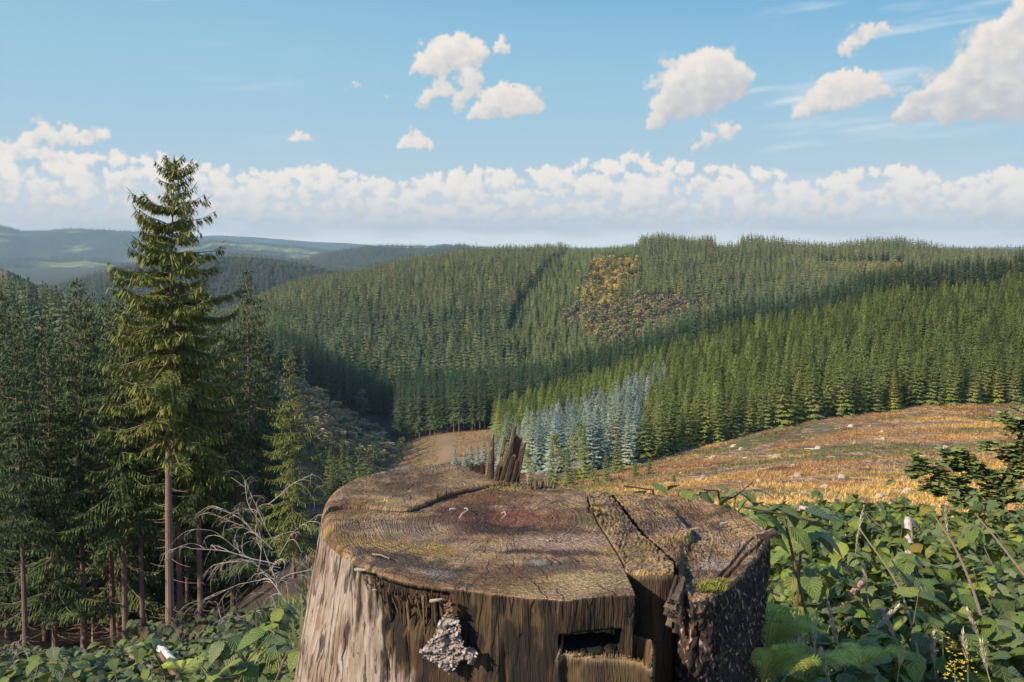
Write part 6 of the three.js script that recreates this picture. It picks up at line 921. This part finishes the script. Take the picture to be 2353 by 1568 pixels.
function deadLimbs(seed, o) {                                           // bare curling limbs: several arching stems, each with side twigs
  const r = rng(seed), stems = [];
  const grow = (g, p, d, L, rad, gen) => {
    const N = 7, pts = [p.slice()], dir = d.clone(), q = new THREE.Vector3(...p), bend = new THREE.Vector3(r() - 0.5, gen ? -0.55 : -0.22, r() - 0.5).multiplyScalar(gen ? 0.42 : 0.20), kids = [];
    for (let i = 1; i <= N; i++) { q.addScaledVector(dir, L / N); dir.addScaledVector(bend, 1).add(new THREE.Vector3(r() - 0.5, r() - 0.5, r() - 0.5).multiplyScalar(0.34)).normalize(); pts.push([q.x, q.y, q.z]); if (gen < 2 && i > 1 && r() < (gen ? 0.7 : 1)) kids.push([[q.x, q.y, q.z], dir.clone().add(new THREE.Vector3((r() - 0.5) * 1.7, (r() - 0.35) * 1.0, (r() - 0.5) * 1.2)).normalize(), L * (0.26 + 0.26 * r()), rad * 0.5]); }
    const k = 0.7 + 0.5 * r(); g.tube(pts, rad, rad * 0.4, 5, o.tone.map((v) => v * k), o.tone.map((v) => v * k * 1.2)); for (const [a, b, c, e] of kids) grow(g, a, b, c, e, gen + 1);
  };
  for (const [p, d, L, rad] of o.stems) { const g = new GB(); grow(g, p, new THREE.Vector3(...d).normalize(), L * 0.85, rad, 0); stems.push(g.geo()); }
  return stems;
}
(() => {
  const r = rng(99);
  const put = (label, X, Y, d, seed, o) => { for (const q of o.stems) q[3] *= d > 7 ? 0.62 : 0.8; const p = atDepth(X, Y, d), t = thing('dead_branch', label, 'dead branch', p); for (const g of deadLimbs(seed, o)) part('limb', g, DRYWOOD, t); };
  const silver = [0.42, 0.365, 0.31];
  put('large silvery dead branch of curling bare twigs before the spruce stems', 610, 1340, 11, 5, { tone: silver, stems: [[[0.25, -0.6, 0], [-0.15, 1, 0], 1.3, 0.022], [[0.18, 0.0, 0], [-1, 0.75, 0.1], 1.25, 0.014], [[0.15, 0.25, 0], [-1, 0.35, 0.2], 1.3, 0.014], [[0.1, 0.45, 0], [-0.9, 0.9, 0], 1.2, 0.013], [[0.15, 0.1, 0.1], [-1, -0.05, 0.1], 1.25, 0.013], [[0.12, 0.55, 0], [-0.5, 1, 0.1], 1.0, 0.012], [[0.18, 0.35, 0], [0.5, 0.9, 0], 0.9, 0.011], [[0.2, 0.2, 0], [-0.7, 0.3, 0.3], 1.0, 0.012], [[0.2, 0.05, 0], [0.7, 0.5, 0.2], 0.7, 0.010]] });
  put('long arching dead bough above the silvery branch', 600, 1230, 11.3, 8, { tone: [0.36, 0.30, 0.22], stems: [[[-0.05, -0.5, 0], [0.25, 1, 0], 1.25, 0.018], [[0.02, 0.15, 0], [-0.8, 0.9, 0], 0.8, 0.010], [[0.1, 0.42, 0], [1, 0.75, 0], 0.95, 0.012], [[0, 0.0, 0], [-1, 0.5, 0.1], 0.9, 0.009]] });
  put('low tangle of grey dead twigs beside the pale flank of the stump', 655, 1400, 8, 12, { tone: [0.40, 0.34, 0.30], stems: [[[0.2, -0.2, 0], [-0.6, 0.8, 0], 0.8, 0.012], [[0.1, -0.2, 0], [-1, 0.4, 0.2], 0.8, 0.011], [[0, -0.1, 0], [0.6, 0.8, 0], 0.6, 0.010], [[0.15, 0, 0], [-0.9, 0.1, 0.1], 0.8, 0.010], [[0.2, 0.1, 0], [-0.4, 1, 0.2], 0.55, 0.009], [[-0.1, -0.2, 0.1], [-0.8, 0.7, 0], 0.6, 0.009], [[0.2, -0.1, 0], [0.1, 1, 0], 0.6, 0.009]] });
  put('small spray of bare reddish twigs before the thick stems', 425, 1480, 6.5, 15, { tone: [0.32, 0.20, 0.15], stems: [[[0, -0.1, 0], [-0.3, 1, 0], 0.3, 0.004], [[0.05, -0.1, 0], [0.4, 1, 0], 0.28, 0.004], [[0.1, -0.1, 0], [0.7, 0.8, 0], 0.26, 0.004], [[-0.05, -0.1, 0], [-0.7, 0.7, 0], 0.24, 0.004]] });
  put('bare twig sticking out of the low bank at the picture edge', 40, 1520, 5, 18, { tone: [0.42, 0.34, 0.28], stems: [[[-0.1, -0.15, 0], [0.4, 0.9, 0], 0.4, 0.006], [[0, -0.15, 0], [1, 0.35, 0], 0.3, 0.005], [[-0.1, -0.1, 0], [0.9, 0.2, 0], 0.3, 0.004]] });
  // white birch log on the bank: a round stick with bark marks and a pale cut end
  const log = (name, label, a, b, r0, r1, tone, cat, dark) => { const t = thing(name, label, cat, a), g = new GB(), pts = []; for (let i = 0; i <= 14; i++) { const s = i / 14; pts.push([0, 1, 2].map((k) => (b[k] - a[k]) * s + 0.006 * noise(i * 0.9 + k * 7, 3))); } const A2 = new GB(); let prev = null; const ax = new THREE.Vector3(b[0] - a[0], b[1] - a[1], b[2] - a[2]).normalize(), s1 = new THREE.Vector3(0.3, 1, 0.2).cross(ax).normalize(), s2 = ax.clone().cross(s1); for (let i = 0; i <= 14; i++) { const ring = [], rr = lerp(r0, r1, i / 14) * (1 + 0.08 * noise(i, 9)); for (let j = 0; j < 12; j++) { const w = j / 12 * 6.283, e = rr * (1 + 0.06 * noise(j, i * 0.7)); ring.push([0, 1, 2].map((k) => pts[i][k] + (s1.getComponent(k) * Math.cos(w) + s2.getComponent(k) * Math.sin(w)) * e)); } if (prev) for (let j = 0; j < 12; j++) { const k = 0.8 + 0.3 * r(), c = r() < dark ? tone.map((v) => v * 0.25) : tone.map((v) => v * k); A2.quad(prev[j], prev[(j + 1) % 12], ring[(j + 1) % 12], ring[j], c); } else for (let j = 0; j < 12; j++) g.tri(pts[0], ring[j], ring[(j + 1) % 12], tone.map((v) => v * 1.05)); prev = ring; } part('bark', A2.geo(), DRYWOOD, t); part('cut_end', g.geo(), DRYWOOD, t); };
  log('birch_log', 'short white birch log lying in the brambles before the spruce stems', atDepth(369, 1490, 5.2), atDepth(404, 1527, 4.9), 0.026, 0.022, [0.66, 0.60, 0.58], 'log', 0.08);
  log('birch_stick', 'thin white birch stick lying below the birch log', atDepth(376, 1540, 4.7), atDepth(408, 1524, 4.8), 0.010, 0.012, [0.6, 0.52, 0.5], 'stick', 0.1);
  log('stick', 'dark reddish stick leaning against the white birch log', atDepth(368, 1503, 4.9), atDepth(416, 1572, 4.3), 0.011, 0.014, [0.22, 0.13, 0.10], 'stick', 0.2);
  log('stick', 'bent brown stick in the low brambles before the bare stems', atDepth(300, 1508, 5), atDepth(352, 1535, 4.7), 0.010, 0.008, [0.26, 0.18, 0.14], 'stick', 0.2);
  log('broken_stem', 'broken pinkish-white birch stem standing upright in the brambles', atDepth(2091, 1296, 4.1), atDepth(2086, 1192, 4.35), 0.024, 0.018, [0.60, 0.46, 0.42], 'broken stem', 0.06);
  log('stick', 'reddish broken stick leaning in the brambles, lower piece by the ferns', atDepth(1905, 1428, 2.9), atDepth(1938, 1388, 2.95), 0.013, 0.012, [0.42, 0.20, 0.16], 'stick', 0.15);
  log('stick', 'reddish broken stick with white end higher in the brambles', atDepth(1950, 1372, 3.0), atDepth(1982, 1338, 3.05), 0.012, 0.010, [0.46, 0.24, 0.20], 'stick', 0.15);
  log('stick', 'pale stick lying on the brambles below the golden grass', atDepth(1840, 1166, 5.2), atDepth(1905, 1184, 5.0), 0.012, 0.010, [0.52, 0.45, 0.42], 'stick', 0.1);
  log('stick', 'white stick half hidden in leaves just past the stump rim', atDepth(1800, 1236, 3.4), atDepth(1836, 1226, 3.5), 0.010, 0.010, [0.6, 0.52, 0.5], 'stick', 0.1);
  // torn top of the upright stem
  // ferns
  const frond = (seed, L, tone) => { const q = rng(seed), g = new GB(), N = 22; const sp = (s) => [L * (s * 0.85), L * (0.75 * s - 0.75 * s * s), 0.04 * L * Math.sin(s * 3 + seed)]; const pts = []; for (let i = 0; i <= 8; i++) pts.push(sp(i / 8)); g.tube(pts, 0.003, 0.001, 4, [0.30, 0.28, 0.08]); for (let i = 3; i < N; i++) { const s = i / N, p = sp(s), w = L * 0.30 * Math.sin(Math.PI * Math.pow(1 - s, 0.7)) * (0.85 + 0.3 * q()); for (const sg of [-1, 1]) { const e = [0.35, -0.10 - 0.15 * q(), sg], el = Math.hypot(...e), D = e.map((v) => v / el), c = needle(q, tone); for (let m = 0; m < 7; m++) { const f = (m + 0.3) / 7, b = [p[0] + D[0] * w * f, p[1] + D[1] * w * f, p[2] + D[2] * w * f], ll = w * 0.26 * (1 - f * 0.7); for (const h of [-1, 1]) g.strip(b, [h * 0.85 + 0.1, -0.05, sg * 0.45], ll, ll * 0.28, [0, 0.15, 0.9], c, c.map((v) => v * 1.15), 0.004); } } } return g.geo(); };
  const FR = [1, 2, 3].map((n) => [frond(n, 0.42, [0.46, 0.50, 0.09]), frond(n + 9, 0.36, [0.58, 0.54, 0.11])]).flat();
  const fern = (X, Y, d, n, a0, spread, label, sc0 = 1, mat = 0) => { const sc = sc0 * 0.40, p = atDepth(X, Y, d), t = thing('fern', label, 'fern', p); for (let i = 0; i < n; i++) { const m = part('frond', FR[(i + mat) % 6], GRASS, t); m.rotation.set(0, a0 + spread * (i / Math.max(1, n - 1) - 0.5) + 0.3 * (r() - 0.5), 0.55 * (r() + 0.1), 'YXZ'); m.scale.setScalar(sc * (0.75 + 0.45 * r())); } };
  fern(1760, 1500, 1.75, 6, 0.6, 1.5, 'yellow-green fern with feathery fronds right beside the bark of the stump'); fern(1750, 1580, 1.65, 7, 0.5, 1.8, 'low yellow fern at the foot of the bark beside the stump', 0.9); fern(1830, 1560, 1.9, 6, 1.6, 3, 'yellowing fern spreading below the grass stalks near the stump', 0.8); fern(1985, 1545, 2.0, 6, 1.6, 3.5, 'green fern with upright fronds low in the brambles', 0.75); fern(420, 1545, 4.2, 5, 1.2, 3.5, 'pale green fern in the low brambles before the stems', 0.7);
  // grasses with seed heads: measured foot, tip, depth
  const stalk = (X, Y, X2, Y2, d, label, head = 0.12, fat = 1) => { const a = atDepth(X, Y, d), b = atDepth(X2, Y2, d), t = thing('grass_stalk', label, 'grass', a), g = new GB(), H = new GB(), v = b.map((q, i) => q - a[i]), L = Math.hypot(...v), n = v.map((q) => q / L), at = (s) => [v[0] * s + 0.08 * L * (s * s - s) * 1.2, v[1] * s, v[2] * s]; const pts = []; for (let i = 0; i <= 8; i++) pts.push(at(i / 8)); g.tube(pts, 0.0017, 0.001, 4, [0.36, 0.34, 0.15], [0.46, 0.38, 0.22]); const s0 = 1 - head / L; for (let i = 0; i < 90; i++) { const s = lerp(s0, 1.0, r()), p = at(s), w = 0.010 * fat * Math.sin(Math.PI * clamp((s - s0) / (1 - s0), 0.05, 0.98)), q = r() * 6.28, c = needle(r, [0.60, 0.50, 0.40]), o = [Math.cos(q), 0, Math.sin(q)]; H.strip([p[0] + o[0] * w * 0.3, p[1], p[2] + o[2] * w * 0.3], [n[0] + o[0] * 0.45, n[1], n[2] + o[2] * 0.45], 0.012 + 0.008 * r(), 0.0016 * fat, [-o[2], 0, o[0]], c, c.map((e) => e * 1.2), 0); } part('stem', g.geo(), GRASS, t); part('seed_head', H.geo(), GRASS, t); };
  stalk(1950, 1560, 1905, 1392, 2.2, 'pale grass seed head leaning before the reddish stick', 0.11); stalk(1868, 1570, 1877, 1415, 2.2, 'upright pale grass plume nearest the fern beside the stump', 0.12, 1.3); stalk(1850, 1575, 1842, 1430, 2.2, 'fuzzy greyish grass plume beside the fern', 0.10, 1.4); stalk(2120, 1590, 2030, 1402, 2.3, 'long grass stalk with a pale head bending over mid thicket', 0.09); stalk(1985, 1480, 2060, 1396, 2.4, 'pale drooping grass plume in the middle of the thicket', 0.10, 1.3);
  stalk(2300, 1560, 2225, 1405, 2.5, 'slanting pale grass head in the far corner thicket', 0.09); stalk(2240, 1585, 2213, 1455, 2.2, 'narrow upright grass head near the yellow flowers', 0.09, 0.8); stalk(2155, 1590, 2145, 1460, 2.2, 'short grass head with pale spikelets above the yellow leaf', 0.08); stalk(2280, 1580, 2256, 1480, 2.1, 'small whitish grass head low in the corner', 0.07, 0.8); stalk(2135, 1470, 2120, 1345, 2.9, 'beige grass head standing among dark leaves', 0.09); stalk(2190, 1290, 2172, 1160, 4.0, 'blurred beige plume high in the brambles under the sapling', 0.16, 1.4); stalk(1965, 1280, 1985, 1165, 3.8, 'golden grass plume before the orange clearing', 0.2, 1.1); stalk(1915, 1590, 1890, 1500, 1.9, 'thin grass head at the bottom of the thicket', 0.07, 0.8); stalk(2060, 1595, 2075, 1490, 2.0, 'short dry stalk at the bottom of the thicket', 0.05, 0.7); stalk(2000, 1400, 1985, 1300, 3.0, 'fine pale grass head against dark bramble leaves', 0.10);
  // goldenrod and a yellowed leaf
  const rod = (X, Y, d, label, n = 60) => { const p = atDepth(X, Y, d), t = thing('goldenrod', label, 'wild flower', p), g = new GB(), f = new GB(); g.tube([[0.02, -0.35, 0], [0.01, -0.15, 0], [0, 0.02, 0]], 0.003, 0.0015, 4, [0.12, 0.14, 0.05]); for (let i = 0; i < n; i++) { const a = r() * 6.28, q = 0.025 * Math.sqrt(r()), y = 0.05 * (r() - 0.5), s = 0.003 + 0.003 * r(), c = needle(r, [0.60, 0.42, 0.05]), x = Math.cos(a) * q, z = Math.sin(a) * q; for (let k = 0; k < 4; k++) { const e = k * 1.57 + a; f.strip([x, y, z], [Math.cos(e), 0.5, Math.sin(e)], s, s * 0.35, [-Math.sin(e), 0, Math.cos(e)], c, c, 0); } } part('stem', g.geo(), GRASS, t); part('flower_head', f.geo(), GRASS, t); };
  rod(2193, 1540, 1.9, 'bright yellow flower cluster low in the thicket', 34); rod(2222, 1515, 1.95, 'small yellow flower tuft beside the bright yellow cluster', 14); rod(2165, 1475, 2.1, 'fading yellow flower cluster beneath the yellow leaf', 22);
  { const t = thing('bramble_leaf', 'single yellow leaf lying on top of the thicket', 'leaf', atDepth(2148, 1452, 2.2)), m = part('blade', BLADES[2], YELLOW, t); m.rotation.set(0.35, 1.9, 0.2, 'YXZ'); m.scale.setScalar(0.10); }
  // long canes crossing the thicket
  const cane = (pts, label, rad = 0.005, tone = [0.22, 0.19, 0.10]) => { const P = pts.map(([X, Y, d]) => atDepth(X, Y, d)), t = thing('bramble_cane', label, 'bramble', P[0]), g = new GB(); const c = new THREE.CatmullRomCurve3(P.map((p) => new THREE.Vector3(p[0] - P[0][0], p[1] - P[0][1], p[2] - P[0][2]))); g.tube(c.getPoints(14).map((v) => [v.x, v.y, v.z]), rad, rad * 0.5, 6, tone, tone.map((v) => v * 1.2)); part('cane', g.geo(), DRYWOOD, t); };
  cane([[2120, 1570, 2.2], [2100, 1460, 2.5], [2060, 1340, 2.9], [1975, 1215, 3.3]], 'long bare bramble cane arching from the bottom to the golden grass'); cane([[2270, 1510, 2.4], [2250, 1400, 2.7], [2195, 1260, 3.2], [2150, 1190, 3.5]], 'long reddish cane arching below the sapling', 0.006, [0.26, 0.17, 0.12]); cane([[2360, 1330, 3.0], [2290, 1240, 3.4], [2240, 1180, 3.7]], 'short reddish cane in the upper corner thicket', 0.005, [0.27, 0.17, 0.12]); cane([[1690, 1180, 3.2], [1650, 1140, 3.3], [1600, 1120, 3.3]], 'thin dark cane bending over the back of the stump', 0.003, [0.10, 0.09, 0.05]);
})();
// ---------- the oak sapling at the edge of the view ----------
(() => {
  const r = rng(61), T = new GB(), d = 9.5, base = atDepth(2300, 1330, d), gy = groundAt(base[0], base[2]); base[1] = gy;
  const t = thing('oak_sapling', 'dark-leaved young oak with a crooked stem standing before the golden grass', 'young tree', base), K = new GB(), tones = [[0.17, 0.24, 0.07], [0.24, 0.30, 0.08], [0.13, 0.19, 0.06], [0.30, 0.32, 0.09]];
  const rel = (X, Y, dd = d) => { const p = atDepth(X, Y, dd); return [p[0] - base[0], p[1] - base[1], p[2] - base[2]]; };
  const limb = (pts, r0, r1, leaves, spread) => {
    const c = new THREE.CatmullRomCurve3(pts.map((p) => new THREE.Vector3(...p))); T.tube(c.getPoints(10).map((v) => [v.x, v.y, v.z]), r0, r1, 6, [0.06, 0.05, 0.04]);
    for (let i = 0; i < leaves / 4.6; i++) { const s = Math.pow(r(), 0.75), q = c.getPoint(s), e = new THREE.Vector3(r() - 0.5, r() - 0.42, r() - 0.5).normalize().multiplyScalar(spread * (0.4 + 0.6 * r())), p2 = q.clone().add(e); T.tube([[q.x, q.y, q.z], [p2.x, p2.y, p2.z]], 0.004, 0.002, 3, [0.07, 0.055, 0.04]); for (let k = 0; k < 7; k++) { const w = q.clone().lerp(p2, 0.3 + 0.8 * r()), a = r() * 6.28, L = 0.06 + 0.055 * r(), D = [Math.cos(a) * 0.8, 0.5 * (r() - 0.4), Math.sin(a) * 0.8], c2 = needle(r, tones[Math.floor(r() * 4)]); K.strip([w.x, w.y, w.z], D, L, L * 0.42, [-Math.sin(a), 0.4 * (r() - 0.5), Math.cos(a)], c2, c2, 0.005); } }
  };
  const foot = [0, 0, 0]; void foot;
  limb([[0, 0, 0], rel(2298, 1180), rel(2306, 1120), rel(2330, 1050), rel(2345, 1000), rel(2365, 940)], 0.045, 0.012, 420, 0.22);
  limb([rel(2304, 1130), rel(2270, 1110), rel(2225, 1085), rel(2190, 1060), rel(2165, 1050)], 0.018, 0.005, 330, 0.15); limb([rel(2310, 1110), rel(2260, 1075), rel(2215, 1050), rel(2200, 1040)], 0.016, 0.004, 260, 0.14); limb([rel(2300, 1150), rel(2240, 1135), rel(2180, 1110), rel(2130, 1080), rel(2080, 1083)], 0.018, 0.004, 380, 0.15); limb([rel(2298, 1165), rel(2230, 1150), rel(2170, 1135), rel(2120, 1115)], 0.014, 0.004, 300, 0.16); limb([rel(2125, 1085), rel(2112, 1060), rel(2108, 1045)], 0.008, 0.003, 90, 0.11); limb([rel(2215, 1120), rel(2210, 1090), rel(2206, 1070)], 0.008, 0.003, 90, 0.12); limb([rel(2330, 1060), rel(2290, 1030), rel(2255, 1020)], 0.012, 0.004, 150, 0.15); limb([rel(2345, 1010), rel(2320, 975), rel(2305, 960)], 0.010, 0.004, 120, 0.14); limb([rel(2312, 1100), rel(2350, 1090), rel(2390, 1080)], 0.014, 0.004, 200, 0.16); limb([rel(2325, 1070), rel(2370, 1040), rel(2420, 1030)], 0.014, 0.004, 220, 0.17); limb([rel(2300, 1150), rel(2350, 1140), rel(2400, 1130)], 0.014, 0.004, 200, 0.16); limb([rel(2350, 990), rel(2380, 960), rel(2410, 950)], 0.012, 0.004, 160, 0.15);
  part('trunk', T.geo(), BARK, t); part('crown', K.geo(), GRASS, t);
})();

renderer.render(scene, camera);
